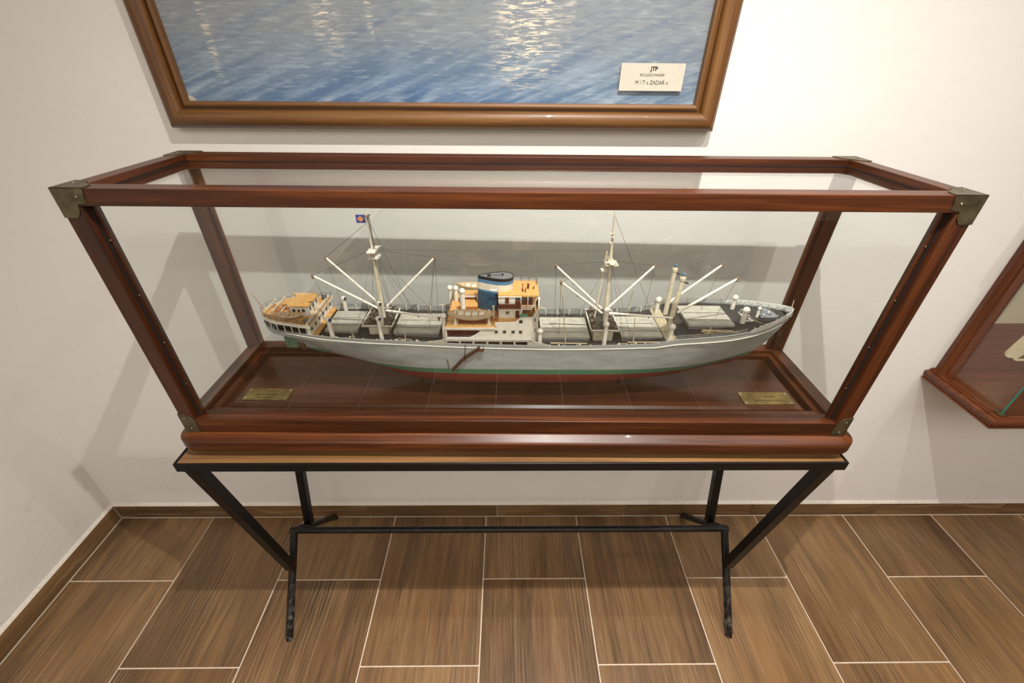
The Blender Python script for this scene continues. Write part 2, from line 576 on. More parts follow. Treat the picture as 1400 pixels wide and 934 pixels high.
# ------------------------------------------------------------------ framed sea picture on the wall
px0, px1, pz0, pz1 = -.684, .4265, 1.3222, 2.12
pic = thing('framed_picture', 'large wooden framed picture of rippled blue sea hung above the display case', 'picture', ((px0 + px1) / 2, WY, pz0))
prof = [(0, 0), (0, .020), (.004, .028), (.010, .033), (.018, .035), (.026, .033), (.032, .028), (.034, .024), (.0345, .014), (.039, .0135), (.0395, .021), (.043, .0225), (.0475, .021), (.0485, .012), (.0485, 0)]
def frame_side(k):
    rings = []
    for end in (0, 1):
        r = []
        for d, h in prof:
            x0, x1, z0, z1 = px0 + d, px1 - d, pz0 + d, pz1 - d
            c = [(x0, z0), (x1, z0), (x1, z1), (x0, z1)]
            x, z = c[(k + end) % 4]
            r.append((x, WY - h, z))
        rings.append(r)
    return MB().loft(rings).done('frame_side', FRAMEW['x' if k % 2 == 0 else 'z'], pic, smooth=True)
for k in range(4):
    frame_side(k)
SEA_O = MB().box(px0 + .046, px1 - .046, WY - .010, WY - .004, pz0 + .046, pz1 - .046).done('sea_print', SEA, pic)
# a chip of bare paper in the lower left corner
lab(MB().loft([[(px0 + .0487 + .014 * math.cos(a) * (1 if i else 1), y, pz0 + .0487 + .009 * math.sin(a)) for i, a in enumerate([0, .5, 1.1, 1.57])] + [(px0 + .0487, y, pz0 + .0487)] for y in (WY - .0112, WY - .0101)]).done('torn_corner', CARD, pic), 'pale torn corner of the print')
MB().box(px0 + .047, px1 - .047, WY - .0150, WY - .0134, pz0 + .047, pz1 - .047).done('glass_pane', glass_mat('picture_glass', (.985, .985, .985, 1)), pic)
card = lab(MB().box(.2212, .3458, WY - .0174, WY - .0152, 1.3942, 1.4405).done('caption_card', CARD, pic), 'small white printed caption card')
RX90 = (math.pi / 2, 0, 0)
text('lettering', 'JTP', .0098, INK, card, (.2855, WY - .0176, 1.4310), RX90, sx=1.0, extrude=.00012, bold=.00035)
text('lettering', 'RO JUGOTANKER', .0064, INK, card, (.2835, WY - .0176, 1.4208), RX90, sx=.94, extrude=.00008)
text('lettering', 'M / T » ZADAR «', .0098, INK, card, (.2845, WY - .0176, 1.4080), RX90, sx=.90, extrude=.00008)

# ------------------------------------------------------------------ steel-framed table
TX0, TX1, TYF, TYB, TZ = -.6430, .6725, .5660, .988, .7905
tab = thing('stand_table', 'black steel stand with slanted legs and low crossbar under the glass case', 'table', ((TX0 + TX1) / 2, .777, 0))
for nm, b in (('rim', (TX0, TX1, TYF, TYF + .004)), ('rim', (TX0, TX1, TYB - .004, TYB))):
    MB().box(*b, TZ - .022, TZ).done(nm, BLACK, tab, bevel=.0012)
for nm, b in (('rim', (TX0, TX0 + .005)), ('rim', (TX1 - .005, TX1))):
    MB().box(*b, TYF + .004, TYB - .004, TZ - .022, TZ).done(nm, BLACK, tab, bevel=.0012)
MB().box(TX0 + .0055, TX1 - .0055, TYF + .0045, TYB - .0045, TZ - .020, TZ - .0012).done('tabletop', OAK, tab, bevel=.0006, seg=1)
LZ = TZ - .021
for xe, sg in ((-.6415, 1), (.6665, -1)):
    MB().tube([(xe, .777, .2495), (xe - .002 * sg, .5895, .0085), (xe - .002 * sg, .5875, .0005)], .0108, 14).done('floor_leg', BLACKW, tab, smooth=True)
    MB().tube([(xe, .777, .2495), (xe - .002 * sg, .9855, .0085), (xe - .002 * sg, .9875, .0005)], .0108, 14).done('floor_leg', BLACKW, tab, smooth=True)
    MB().bar((xe + .021 * sg, TYF + .014, LZ), (xe, .706, .176), .0115, .0115).done('upper_leg', BLACK, tab, bevel=.0015)
    MB().bar((xe + .021 * sg, TYB - .014, LZ), (xe, .848, .176), .0115, .0115).done('upper_leg', BLACK, tab, bevel=.0015)
MB().tube([(-.652, .777, .2495), (.677, .777, .2495)], .0098, 14).done('crossbar', BLACKW, tab, smooth=True)

# ------------------------------------------------------------------ the glass display case
CA = -.0106
def rot(x, y):
    return (x * math.cos(CA) - y * math.sin(CA), x * math.sin(CA) + y * math.cos(CA))
case = thing('display_case', 'long mahogany framed glass display case with brass corners holding the ship', 'display case', (0, 0, 0))
case.location = (0, 0, TZ)
case.rotation_euler = (0, 0, CA)
OFF = Vector((0, 0, TZ))
CX0, CX1, CYF, CYB, CZT = -.6207, .6446, .5963, .8662, 1.2969
T = .0268
TH = .0238
ZR = .8735          # top of the bottom rail
ZP = .8405          # top of the plinth
# plinth: rounded moulding on a recessed block
def rrect(x0, x1, y0, y1, r, n=10):
    p = []
    for cx, cy, a0 in ((x1 - r, y1 - r, 0), (x0 + r, y1 - r, 90), (x0 + r, y0 + r, 180), (x1 - r, y0 + r, 270)):
        for i in range(n + 1):
            a = math.radians(a0 + 90 * i / n)
            p.append((cx + r * math.cos(a), cy + r * math.sin(a)))
    return p
mp = MB()
rings = []
for ins, z in ((.012, .8000), (.005, .8025), (.001, .807), (.0, .811), (.0, .8285), (.0008, .8305), (.0030, .8325), (.0155, .8395), (.0170, ZP)):
    rings.append([(x, y, z) for x, y in rrect(CX0 - .024 + ins, CX1 + .030 - ins, CYF - .0175 + ins, CYB + .0235 - ins, .034 - ins * .8)])
mp.loft(rings)
mp.done('plinth_moulding', MAHOG['x'], case)
MB().box(CX0 - .004, CX1 + .004, CYF + .012, CYB, TZ - .0010, .8002).done('plinth_block', MAHOG['x'], case)
# bottom rails
BH = ZR - ZP
MB().box(CX0, CX1, CYF, CYF + T, ZP, ZR).done('bottom_rail', MAHOG['x'], case, bevel=.0012)
MB().box(CX0, CX1, CYB - T, CYB, ZP, ZR).done('bottom_rail', MAHOG['x'], case, bevel=.0012)
MB().box(CX0, CX0 + T, CYF + T, CYB - T, ZP, ZR).done('bottom_rail', MAHOG['y'], case, bevel=.0012)
MB().box(CX1 - T, CX1, CYF + T, CYB - T, ZP, ZR).done('bottom_rail', MAHOG['y'], case, bevel=.0012)
# posts, each with a glazing bead behind a dark gap
for x, sx in ((CX0, 1), (CX1, -1)):
    for y, sy in ((CYF, 1), (CYB, -1)):
        xa, xb = sorted((x, x + sx * T))
        ya, yb = sorted((y, y + sy * T))
        p = MB().box(xa, xb, ya, yb, ZR, CZT - TH).done('post', MAHOG['z'], case, bevel=.0012)
        g0, g1 = sorted((x + sx * T, x + sx * (T + .004)))
        h0, h1 = sorted((y + sy * .010, y + sy * .020))
        MB().box(g0, g1, h0, h1, ZR, CZT - TH).done('glazing_gap', SLOT, p)
        g0, g1 = sorted((x + sx * (T + .004), x + sx * (T + .009)))
        h0, h1 = sorted((y + sy * .012, y + sy * .021))
        MB().box(g0, g1, h0, h1, ZR, CZT - TH).done('glazing_bead', MAHOG['z'], p, bevel=.001)
        # little nail heads along the bead
        for zz in (.93, 1.02, 1.11, 1.2):
            MB().ball((x + sx * .004, y + sy * (T + .0005), zz), .0017).done('nail', BRASS_OLD, p, smooth=True)
            MB().ball((x + sx * (T + .0065), y + sy * .0115, zz + .02), .0015).done('nail', BRASS_OLD, p, smooth=True)
# top rails with an inner rebate
def toprail(nm, bx, by, ax):
    return MB().box(*bx, *by, CZT - TH, CZT).done(nm, MAHOG[ax], case, bevel=.0012)
toprail('top_rail', (CX0, CX1), (CYF, CYF + T), 'x')
toprail('top_rail', (CX0, CX1), (CYB - T, CYB), 'x')
toprail('top_rail', (CX0, CX0 + T), (CYF + T, CYB - T), 'y')
toprail('top_rail', (CX1 - T, CX1), (CYF + T, CYB - T), 'y')
for ya, yb in ((CYF + T, CYF + T + .006), (CYB - T - .006, CYB - T)):
    MB().box(CX0 + T, CX1 - T, ya, yb, CZT - TH, CZT - .0155).done('top_bead', MAHOG['x'], case, bevel=.001)
for xa, xb in ((CX0 + T, CX0 + T + .006), (CX1 - T - .006, CX1 - T)):
    MB().box(xa, xb, CYF + T + .006, CYB - T - .006, CZT - TH, CZT - .0155).done('top_bead', MAHOG['y'], case, bevel=.001)
# dark putty line round the top pane
for a_ in ((CX0 + T - .0003, CX1 - T + .0003, CYB - T - .0012, CYB - T + .0003), (CX0 + T - .0003, CX0 + T + .0012, CYF + T, CYB - T), (CX1 - T - .0012, CX1 - T + .0003, CYF + T, CYB - T), (CX0 + T, CX1 - T, CYF + T - .0003, CYF + T + .0012)):
    MB().box(*a_, CZT - .0122, CZT - .0108).done('putty_line', SLOT, case)
# panes
G = .0028
MB().box(CX0 + T, CX1 - T, CYF + T, CYB - T, CZT - .0150, CZT - .0150 + G).done('glass_pane', GLASS, case)
MB().box(CX0 + T, CX1 - T, CYF + .0125, CYF + .0125 + G, ZR - .004, CZT - TH).done('glass_pane', GLASS, case)
MB().box(CX0 + T, CX1 - T, CYB - .0125 - G, CYB - .0125, ZR - .004, CZT - TH).done('glass_pane', GLASS, case)
MB().box(CX0 + .0125, CX0 + .0125 + G, CYF + T, CYB - T, ZR - .004, CZT - TH).done('glass_pane', GLASS, case)
MB().box(CX1 - .0125 - G, CX1 - .0125, CYF + T, CYB - T, ZR - .004, CZT - TH).done('glass_pane', GLASS, case)
# base floor, inner ledge and raised panel
MB().box(CX0 + T, CX1 - T, CYF + T, CYB - T, ZP - .001, ZP + .005).done('case_floor', wood('mahogany_dark', 'x', (46, 22, 12), (62, 30, 16), (76, 40, 22), .5), case)
LED = .0175
MB().box(CX0 + T, CX1 - T, CYF + T, CYF + T + LED, ZP + .005, ZR - .009).done('inner_ledge', MAHOG['x'], case, bevel=.001)
MB().box(CX0 + T, CX1 - T, CYB - T - .010, CYB - T, ZP + .005, ZR - .009).done('inner_ledge', MAHOG['x'], case, bevel=.001)
for xa, xb in ((CX0 + T, CX0 + T + .012), (CX1 - T - .012, CX1 - T)):
    MB().box(xa, xb, CYF + T + LED, CYB - T - .010, ZP + .005, ZR - .009).done('inner_ledge', MAHOG['y'], case, bevel=.001)
ZPAN = .8600
pr = []
for ins, z in ((.0, ZP + .005), (.0, ZPAN - .004), (.005, ZPAN - .0005), (.006, ZPAN)):
    pr.append([(-.5665 + ins, .652 + ins, z), (.5960 - ins, .652 + ins, z), (.5960 - ins, .8265 - ins, z), (-.5665 + ins, .8265 - ins, z)])
MB().loft(pr).done('raised_panel', MAHOG2['x'], case)
# two brass plaques screwed to the panel
def plaque(x0, x1, y0, y1, lines):
    q = lab(MB().box(x0, x1, y0, y1, ZPAN, ZPAN + .0022).done('plaque', BRASS_PLATE, case, bevel=.0004, seg=1), 'engraved brass plaque')
    for x in (x0 + .005, x1 - .005):
        for y in (y0 + .005, y1 - .005):
            MB().ball((x, y, ZPAN + .0022), .0018, sz=.5).done('screw', SCREW, q, smooth=True)
    cx = (x0 + x1) / 2
    # worn engraving, no longer legible: rows of small recessed-looking strokes
    rg = random.Random(int(x0 * 1000))
    for xa, xb, dy, hh in lines:
        m_ = MB()
        x = cx + xa
        yy = (y0 + y1) / 2 + dy
        m_.box(x, cx + xb, yy - .00025, yy + .00025, ZPAN + .0021, ZPAN + .00226)
        while x < cx + xb - .002:
            wd = rg.uniform(.0008, .0016)
            m_.box(x, x + wd, yy - hh * rg.uniform(.6, 1), yy + hh * rg.uniform(.6, 1), ZPAN + .0021, ZPAN + .0023)
            x += wd + rg.uniform(.0007, .0016)
        m_.done('engraving', ENGRAVE, q)['kind'] = 'stuff'
    return q
ENGRAVE = paint('engraving_dark', (70, 60, 36), .5, .6)
plaque(-.5475, -.4555, .6665, .7015, [(-.012, .020, .0100, .0011), (-.022, .024, -.0015, .0016), (-.018, .018, -.0105, .0016)])
plaque(.4790, .5820, .6625, .7000, [(-.016, .022, .0035, .0016), (-.026, .032, -.0070, .0018)])
# brass corners
def quarter(cx, cz, sx, sz, w, h):
    # front plate outline of a top corner bracket, from the outer corner inward
    k = [(0, 0), (w, 0)]
    k += [(w - .001, h * .18), (w - .003, h * .35), (w - .0025, h * .5), (w * .62, h * .56), (w * .58, h * .78), (w * .54, h * .86), (w * .46, h * .97), (w * .44, h), (0, h)]
    return [(cx + sx * a, cz + sz * b) for a, b in k]
E_ = .0013
for x, sx in ((CX0, 1), (CX1, -1)):
    for y, sy in ((CYF, 1), (CYB, -1)):
        b = MB()
        ox, oy = x - sx * E_, y - sy * E_
        ya, yb = sorted((oy, y))
        b.prism(quarter(ox, CZT + E_, sx, -1, .044, .041), 'y', ya, yb)
        xa, xb = sorted((ox, x))
        b.prism(quarter(oy, CZT + E_, sy, -1, .044, .041), 'x', xa, xb)
        tp = [(0, 0), (.044, 0), (.043, .010), (.040, .020), (.030, .0265), (.0265, .030), (.020, .040), (.010, .043), (0, .044)]
        b.prism([(ox + sx * a, oy + sy * c) for a, c in tp], 'z', CZT, CZT + E_)
        br = b.done('corner_bracket', BRASS_OLD, case)
        for c_ in ((x + sx * .030, oy, CZT - .011), (x + sx * .012, y + sy * .024, CZT + E_)):
            MB().ball(c_, .0019).done('screw', BRASS_SCREW, br, smooth=True)
        # bottom strap
        b = MB()
        k = [(0, 0), (.0265, 0), (.0265, .026), (.024, .034), (.018, .041), (.008, .0455), (0, .0462)]
        b.prism([(ox + sx * a, ZP + .001 + c) for a, c in k], 'y', ya, yb)
        b.prism([(oy + sy * a, ZP + .001 + c) for a, c in k], 'x', xa, xb)
        br = b.done('corner_strap', BRASS_OLD, case)
        for c_ in ((x + sx * .012, oy, ZP + .011), (x + sx * .008, oy, ZP + .036)):
            MB().ball(c_, .0017).done('screw', BRASS_SCREW, br, smooth=True)

# ------------------------------------------------------------------ the model ship
SX, SY, SZ = .04, .742, ZPAN
ship = thing('ship_model', 'grey hulled model cargo ship with blue funnel inside the glass case', 'model ship', (SX, SY, SZ), CA)
OFF = Vector((SX, 0, SZ))     # ship coordinates: x along, y across (near side negative), z height
def zc(x, z):
    return z + .0085 * (x - .04)
ZPH = .900                      # underside of the hull
# stations: x, [(half breadth, z)] keel -> sheer
ST = [
 (-.4835, [(0, 1.012), (0, 1.0125), (0, 1.013), (0, 1.0135), (0, 1.014), (.0, 1.0152)]),
 (-.478, [(0, 1.004), (.003, 1.0045), (.006, 1.006), (.009, 1.008), (.012, 1.011), (.014, 1.0150)]),
 (-.465, [(0, .994), (.006, .995), (.013, .998), (.019, 1.002), (.025, 1.007), (.030, 1.0145)]),
 (-.440, [(0, .978), (.008, .980), (.017, .984), (.027, .990), (.036, .999), (.044, 1.0140)]),
 (-.417, [(0, .944), (.002, .950), (.008, .967), (.018, .979), (.034, .992), (.050, 1.0136)]),
 (-.385, [(0, .932), (.003, .937), (.008, .948), (.016, .959), (.035, .977), (.058, 1.0130)]),
 (-.340, [(0, .920), (.006, .925), (.014, .934), (.027, .946), (.049, .968), (.066, 1.0118)]),
 (-.270, [(.004, .905), (.018, .911), (.034, .924), (.050, .942), (.063, .966), (.0705, 1.0090)]),
 (-.190, [(.022, .898), (.044, .902), (.057, .915), (.066, .940), (.071, .966), (.0720, 1.0058)]),
 (-.100, [(.040, .898), (.058, .900), (.067, .910), (.0715, .935), (.0722, .966), (.0722, 1.0005)]),
 (.000, [(.044, .898), (.061, .900), (.0695, .909), (.0725, .930), (.0725, .966), (.0725, .9972)]),
 (.100, [(.044, .898), (.061, .900), (.0695, .909), (.0725, .930), (.0725, .966), (.0725, .9950)]),
 (.200, [(.040, .898), (.057, .900), (.0665, .909), (.0715, .932), (.0725, .966), (.0725, .9965)]),
 (.280, [(.026, .898), (.046, .901), (.059, .912), (.068, .936), (.0715, .966), (.0725, 1.0005)]),
 (.320, [(.018, .898), (.038, .902), (.053, .914), (.063, .937), (.069, .967), (.0722, 1.0095)]),
 (.365, [(.010, .898), (.028, .903), (.043, .916), (.056, .939), (.065, .970), (.0715, 1.0130)]),
 (.420, [(.004, .899), (.014, .906), (.028, .920), (.042, .942), (.054, .975), (.0675, 1.0160)]),
 (.470, [(.002, .906), (.006, .914), (.014, .926), (.025, .946), (.039, .980), (.056, 1.0195)]),
 (.505, [(.0015, .926), (.004, .933), (.008, .943), (.014, .958), (.024, .985), (.042, 1.0225)]),
 (.532, [(.001, .956), (.003, .962), (.006, .971), (.010, .983), (.016, 1.000), (.027, 1.0255)]),
 (.552, [(.0008, .990), (.002, .994), (.004, 1.000), (.006, 1.007), (.009, 1.015), (.0145, 1.0280)]),
 (.5665, [(0, 1.022), (0, 1.023), (0, 1.024), (0, 1.0255), (0, 1.027), (.0, 1.0295)]),
]
def cr(p0, p1, p2, p3, t):
    return .5 * ((2 * p1) + (-p0 + p2) * t + (2 * p0 - 5 * p1 + 4 * p2 - p3) * t * t + (-p0 + 3 * p1 - 3 * p2 + p3) * t ** 3)
def fine_stations(sub=4):
    out = []
    n = len(ST)
    for i in range(n - 1):
        q = [ST[max(i - 1, 0)], ST[i], ST[i + 1], ST[min(i + 2, n - 1)]]
        for k in range(sub):
            t = k / sub
            x = q[1][0] + (q[2][0] - q[1][0]) * t
            sec = []
            for j in range(6):
                sec.append((max(0, cr(*[s[1][j][0] for s in q], t)), q[1][1][j][1] * (1 - t) + q[2][1][j][1] * t if i in (3, 4) else cr(*[s[1][j][1] for s in q], t)))
            out.append((x, sec))
    out.append(ST[-1])
    return out
FS = fine_stations()
def refine(sec):
    out = []
    for i in range(5):
        q = [sec[max(i - 1, 0)], sec[i], sec[i + 1], sec[min(i + 2, 5)]]
        for k in range(3):
            t = k / 3
            out.append((max(0, cr(*[p[0] for p in q], t)), cr(*[p[1] for p in q], t)))
    out.append(sec[5])
    return out
def sheer(x):
    # half breadth and height of the hull's upper edge at x
    for (xa, sa), (xb, sb) in zip(FS, FS[1:]):
        if xa <= x <= xb:
            t = (x - xa) / (xb - xa)
            return sa[5][0] * (1 - t) + sb[5][0] * t, zc(x, sa[5][1] * (1 - t) + sb[5][1] * t)
    return (0, zc(x, FS[0][1][5][1])) if x < 0 else (0, zc(x, FS[-1][1][5][1]))
rings = []
for x, sec in FS:
    r = refine(sec)
    up = [(x, -b, zc(x, z)) for b, z in reversed(r)]
    dn = [(x, b, zc(x, z)) for b, z in r]
    b, z = sec[5]
    bi = max(0, b - .0022)
    inn = [(x, bi, zc(x, z)), (x, bi, zc(x, z - .013)), (x, -bi, zc(x, z - .013)), (x, -bi, zc(x, z))]
    rings.append(up + dn + inn)
hm = MB()
hm.loft(rings)
bmesh.ops.remove_doubles(hm.bm, verts=hm.bm.verts, dist=.00002)
hull = lab(hm.done('hull', [HULL], ship, smooth=True), 'grey hull with green waterline band and red bottom')

def deckstrip(name, x0, x1, dz, mat, inset=.0024, n=24, thick=.0015, zfix=None):
    m = MB()
    rr = []
    for i in range(n + 1):
        x = x0 + (x1 - x0) * i / n
        b, z = sheer(x)
        z = z + dz if zfix is None else zfix
        b = max(.0004, b - inset)
        rr.append([(x, -b, z), (x, b, z), (x, b, z - thick), (x, -b, z - thick)])
    m.loft(rr)
    return m.done(name, mat, ship)
deckstrip('main_deck', -.372, .312, -.0115, DKGREY)
deckstrip('forecastle_deck', .318, .562, -.0032, DKGREY)
# forecastle break
_b, _z = sheer(.312)
_zb, _zt = sheer(.305)[1] - .0116, sheer(.320)[1] - .0026
MB().loft([[(xb, y, _zb), (xb + .0022, y, _zb), (xb + .0142, y, _zt), (xb + .0120, y, _zt)] for xb, y in ((.3060, -_b + .0030), (.3060, _b - .0030))]).done('forecastle_break', paint('break_tan', (190, 176, 146), .6, var=.1), ship)
# white line along the hull
def sideline(name, x0, x1, dz, r, mat, out=.0006, sides=(-1, 1), n=60):
    m = MB()
    for s in sides:
        m.tube([(x, s * (sheer(x)[0] + out), sheer(x)[1] + dz) for x in [x0 + (x1 - x0) * i / n for i in range(n + 1)]], r, 5)
    return m.done(name, mat, ship)
def sl(x):
    return
m = MB()
for s in (-1, 1):
    pts = []
    for i in range(61):
        x = -.42 + .955 * i / 60
        b, z = sheer(x)
        dz = -.0035 - .0035 * max(0, min(1, (x + .42) / .15)) - (.004 * max(0, min(1, (x - .25) / .08)) if x > .25 else 0)
        pts.append((x, s * (b + .0002), z + dz))
    m.tube(pts, .0011, 5)
m.done('rubbing_strake', WHITE, ship)
# rim of the hull, pale
sideline('sheer_cap', -.36, .30, .0003, .0011, GREYP, -.0012)

# rudder, propeller, cradle
MB().prism([(-.4575, zc(-.45, .945)), (-.4340, zc(-.43, .944)), (-.4270, zc(-.42, .984)), (-.4560, zc(-.45, .986))], 'y', -.0016, .0016).done('rudder', [paint('rudder_green', (92, 118, 98), .5, var=.1)], ship)
pm = MB()
pm.tube([(-.4235, 0, zc(-.42, .952)), (-.410, 0, zc(-.42, .952))], [.0022, .0032], 8)
for k in range(4):
    a = math.pi / 4 + k * math.pi / 2
    ca, sa = math.cos(a), math.sin(a)
    pm.loft([[(-.4190 + w_ * .002, (r_ * ca - w_ * wd * sa), zc(-.42, .952) + r_ * sa + w_ * wd * ca) for w_ in (-1, 1)] + [(-.4180 + w_ * .002, (r_ * ca - w_ * wd * sa), zc(-.42, .952) + r_ * sa + w_ * wd * ca) for w_ in (1, -1)] for r_, wd in ((.002, .0018), (.007, .0040), (.0115, .0026))])
pm.done('propeller', BRONZE, ship)
for xx in (-.165, .255):
    MB().box(xx - .012, xx + .012, -.018, .018, SZ - .0002, zc(xx, .8995)).done('cradle_block', paint('cradle_dark', (58, 52, 44), .5), ship, bevel=.001)

# ---------------------------------------------------------------- hatches
def hatch(x0, x1, y0, y1, zt, h, name='hatch', bevel=.0012):
    z = zc((x0 + x1) / 2, zt)
    c = MB().box(x0 + .0012, x1 - .0012, y0 + .0012, y1 - .0012, z - h, z - .0045).done(name + '_coaming', COAM, ship)
    n = 5
    m = MB()
    for i in range(n):
        a, b = y0 + (y1 - y0) * i / n, y0 + (y1 - y0) * (i + 1) / n
        m.box(x0, x1, a, b - .0004, z - .0045, z - .0001 * (i % 2))
    m.done('hatch_cover', COVER, c)
    m = MB()
    for yy in (y0 + (y1 - y0) * .25, y0 + (y1 - y0) * .62):
        m.tube([(x0 + .004, yy, z + .0005), (x1 - .006, yy, z + .0005)], .0006, 5)
    m.done('batten_bar', GEARG, c)
    return c
hatch(-.352, -.289, -.035, .040, 1.0085, .016)
hatch(-.2195, -.131, -.036, .038, 1.0035, .016)
hatch(.0675, .1615, -.043, .034, .9965, .016)
hatch(.2225, .3025, -.042, .034, .9985, .016)
hatch(.350, .438, -.036, .040, 1.0205, .011)

# ---------------------------------------------------------------- masts and booms
def pole(name, p0, p1, r0, r1, mat=CREAMW, n=10, parent=ship):
    mid = [tuple(Vector(p0).lerp(Vector(p1), t)) for t in (0, .25, .5, .75, 1)]
    return MB().tube(mid, [r0 + (r1 - r0) * t for t in (0, .25, .5, .75, 1)], n).done(name, mat, parent, smooth=True)
AZ = lambda x, z: zc(x, z)
# aft mast
am = pole('mast', (-.2455, 0, AZ(-.24, .995)), (-.2436, 0, AZ(-.24, 1.158)), .0050, .0032)
lab(am, 'white lattice-topped aft mast')
pole('topmast', (-.2436, 0, AZ(-.24, 1.158)), (-.2433, 0, AZ(-.24, 1.2265)), .0022, .0011, WHITE, 8, am)
m = MB()
m.box(-.2525, -.2325, -.010, .010, AZ(-.24, 1.143), AZ(-.24, 1.1455))
m.box(-.250, -.235, -.017, .017, AZ(-.24, 1.157), AZ(-.24, 1.159))
m.tube([(-.2495, -.016, AZ(-.24, 1.158)), (-.2465, -.006, AZ(-.24, 1.144))], .0008, 5)
m.tube([(-.2375, .016, AZ(-.24, 1.158)), (-.2405, .006, AZ(-.24, 1.144))], .0008, 5)
m.tube([(-.2436, 0, AZ(-.24, 1.158)), (-.226, 0, AZ(-.24, 1.166))], .0009, 5)
m.done('crosstree', WHITE, am)
m = MB()
for i in range(22):
    z = AZ(-.24, 1.160 + .0028 * i)
    m.box(-.2418 + .0004, -.2395, -.0016, .0016, z, z + .0008)
m.tube([(-.2395, -.0016, AZ(-.24, 1.160)), (-.2395, -.0016, AZ(-.24, 1.222))], .0004, 4)
m.tube([(-.2395, .0016, AZ(-.24, 1.160)), (-.2395, .0016, AZ(-.24, 1.222))], .0004, 4)
m.box(-.2455, -.238, -.006, .006, AZ(-.24, 1.219), AZ(-.24, 1.2205))
m.done('mast_ladder', paint('rung_dark', (120, 108, 86), .6), am)
fl = MB()
fz0, fz1, fx0, fx1 = AZ(-.25, 1.2070), AZ(-.25, 1.2215), -.2625, -.2468
fl.box(fx0, fx1, -.0003, .0003, fz0, fz1, 0)
cx_, cz_ = (fx0 + fx1) / 2, (fz0 + fz1) / 2
fl.prism([(cx_ - .0062, cz_), (cx_, cz_ - .0056), (cx_ + .0062, cz_), (cx_, cz_ + .0056)], 'y', -.0006, .0006, 1)
fl.tube([(-.2460, 0, AZ(-.24, 1.2235)), (-.2460, 0, AZ(-.24, 1.203))], .0003, 4, 0)
lab(fl.done('flag', [FLAGB, FLAGO], ship), 'small blue flag with an orange diamond')
# forward mast
fm = pole('mast', (.1975, 0, AZ(.19, .99)), (.1907, 0, AZ(.19, 1.134)), .0048, .0032)
lab(fm, 'cream forward mast with a thin pole beside it')
pole('topmast', (.1907, 0, AZ(.19, 1.134)), (.1858, 0, AZ(.19, 1.2265)), .0028, .0012, CREAMW, 8, fm)
m = MB()
m.box(.180, .2035, -.012, .012, AZ(.19, 1.1305), AZ(.19, 1.1325))
m.box(.186, .196, -.020, .020, AZ(.19, 1.136), AZ(.19, 1.1375))
m.tube([(.1810, 0, AZ(.19, 1.225)), (.1690, 0, AZ(.19, 1.2245))], .0005, 5)
m.box(.1835, .188, -.003, .003, AZ(.19, 1.170), AZ(.19, 1.1725))
m.box(.182, .1895, -.003, .003, AZ(.19, 1.187), AZ(.19, 1.1885))
MB().ball((.189, -.003, AZ(.19, 1.181)), .0022).done('mast_lamp', CREAMW, fm, smooth=True)
m.tube([(.1690, 0, AZ(.19, 1.2245)), (.1862, 0, AZ(.19, 1.2235)), (.1880, 0, AZ(.19, 1.1370))], .0006, 5)
m.ball((.1835, -.010, AZ(.19, 1.1365)), .0028)
m.ball((.198, -.010, AZ(.19, 1.1365)), .0028)
m.done('crosstree', CREAMW, fm, smooth=True)
pole('radar_pole', (.1750, .002, AZ(.17, 1.005)), (.1825, .002, AZ(.18, 1.154)), .0020, .0013, CREAMW, 8, fm)
MB().box(.1755, .1865, -.004, .007, AZ(.18, 1.1165), AZ(.18, 1.1185)).done('pole_step', WHITE, fm)

def boom(tip, heel, r=.0024):
    t, h = Vector((tip[0], tip[1], zc(tip[0], tip[2]))), Vector((heel[0], heel[1], zc(heel[0], heel[2])))
    b = pole('boom', tuple(h), tuple(t), r, r * .82, WHITE)
    m = MB()
    m.ball(tuple(t), .0030)
    m.ball(tuple(t - Vector((0, 0, .0045))), .0020)
    m.done('block', paint('block_brown', (120, 98, 70), .6), b, smooth=True)
    md = t.lerp(h, .38)
    MB().ball(tuple(md - Vector((0, 0, .0035))), .0015).done('block', paint('block_brown', (120, 98, 70), .6), b, smooth=True)
    return t, h
tips = {}
tips['a1'] = boom((-.3481, .035, 1.1285), (-.2545, .010, 1.0440))
tips['a2'] = boom((-.3473, -.035, 1.1229), (-.2465, -.012, 1.0420))
tips['a3'] = boom((-.1387, .035, 1.1282), (-.2380, .010, 1.0360))
tips['a4'] = boom((-.1287, -.035, 1.0352), (-.2330, -.016, 1.0410))
tips['f1'] = boom((.0952, .035, 1.1113), (.1880, .010, 1.0310))
tips['f2'] = boom((.0986, -.035, 1.1099), (.1850, -.012, 1.0330))
tips['f3'] = boom((.2874, .035, 1.1120), (.2020, .012, 1.0310))
tips['f4'] = boom((.3179, -.035, 1.0351), (.1985, -.016, 1.0345))
tips['k1'] = boom((.4145, .030, 1.1154), (.3290, .030, 1.0340), .0027)
tips['k2'] = boom((.4176, -.030, 1.1144), (.3240, -.030, 1.0440), .0027)
# king posts at the forecastle break
for yy, zt, xb, xt in ((.030, 1.1125, .3262, .3252), (-.030, 1.1215, .3140, .3186)):
    k = pole('king_post', (xb, yy, AZ(.32, 1.004)), (xt, yy, AZ(.32, zt - .010)), .0050, .0042)
    MB().tube([(xt, yy, AZ(.32, zt - .010)), (xt, yy, AZ(.32, zt - .0045)), (xt, yy, AZ(.32, zt - .004)), (xt, yy, AZ(.32, zt))], [.0052, .0052, .0040, .0040], 10).done('post_head', CREAMW, k, smooth=True)
    MB().tube([(xt, yy, AZ(.32, zt)), (xt, yy, AZ(.32, zt + .0028))], [.0044, .0040], 10).done('post_cap', paint('cap_blue', (74, 98, 118), .5), k, smooth=True)
    MB().tube([(xt + .004, yy, AZ(.32, zt - .014)), (xt + .012, yy, AZ(.32, zt - .0165))], .0016, 6).done('lug', paint('lug_dark', (52, 44, 36), .6), k)
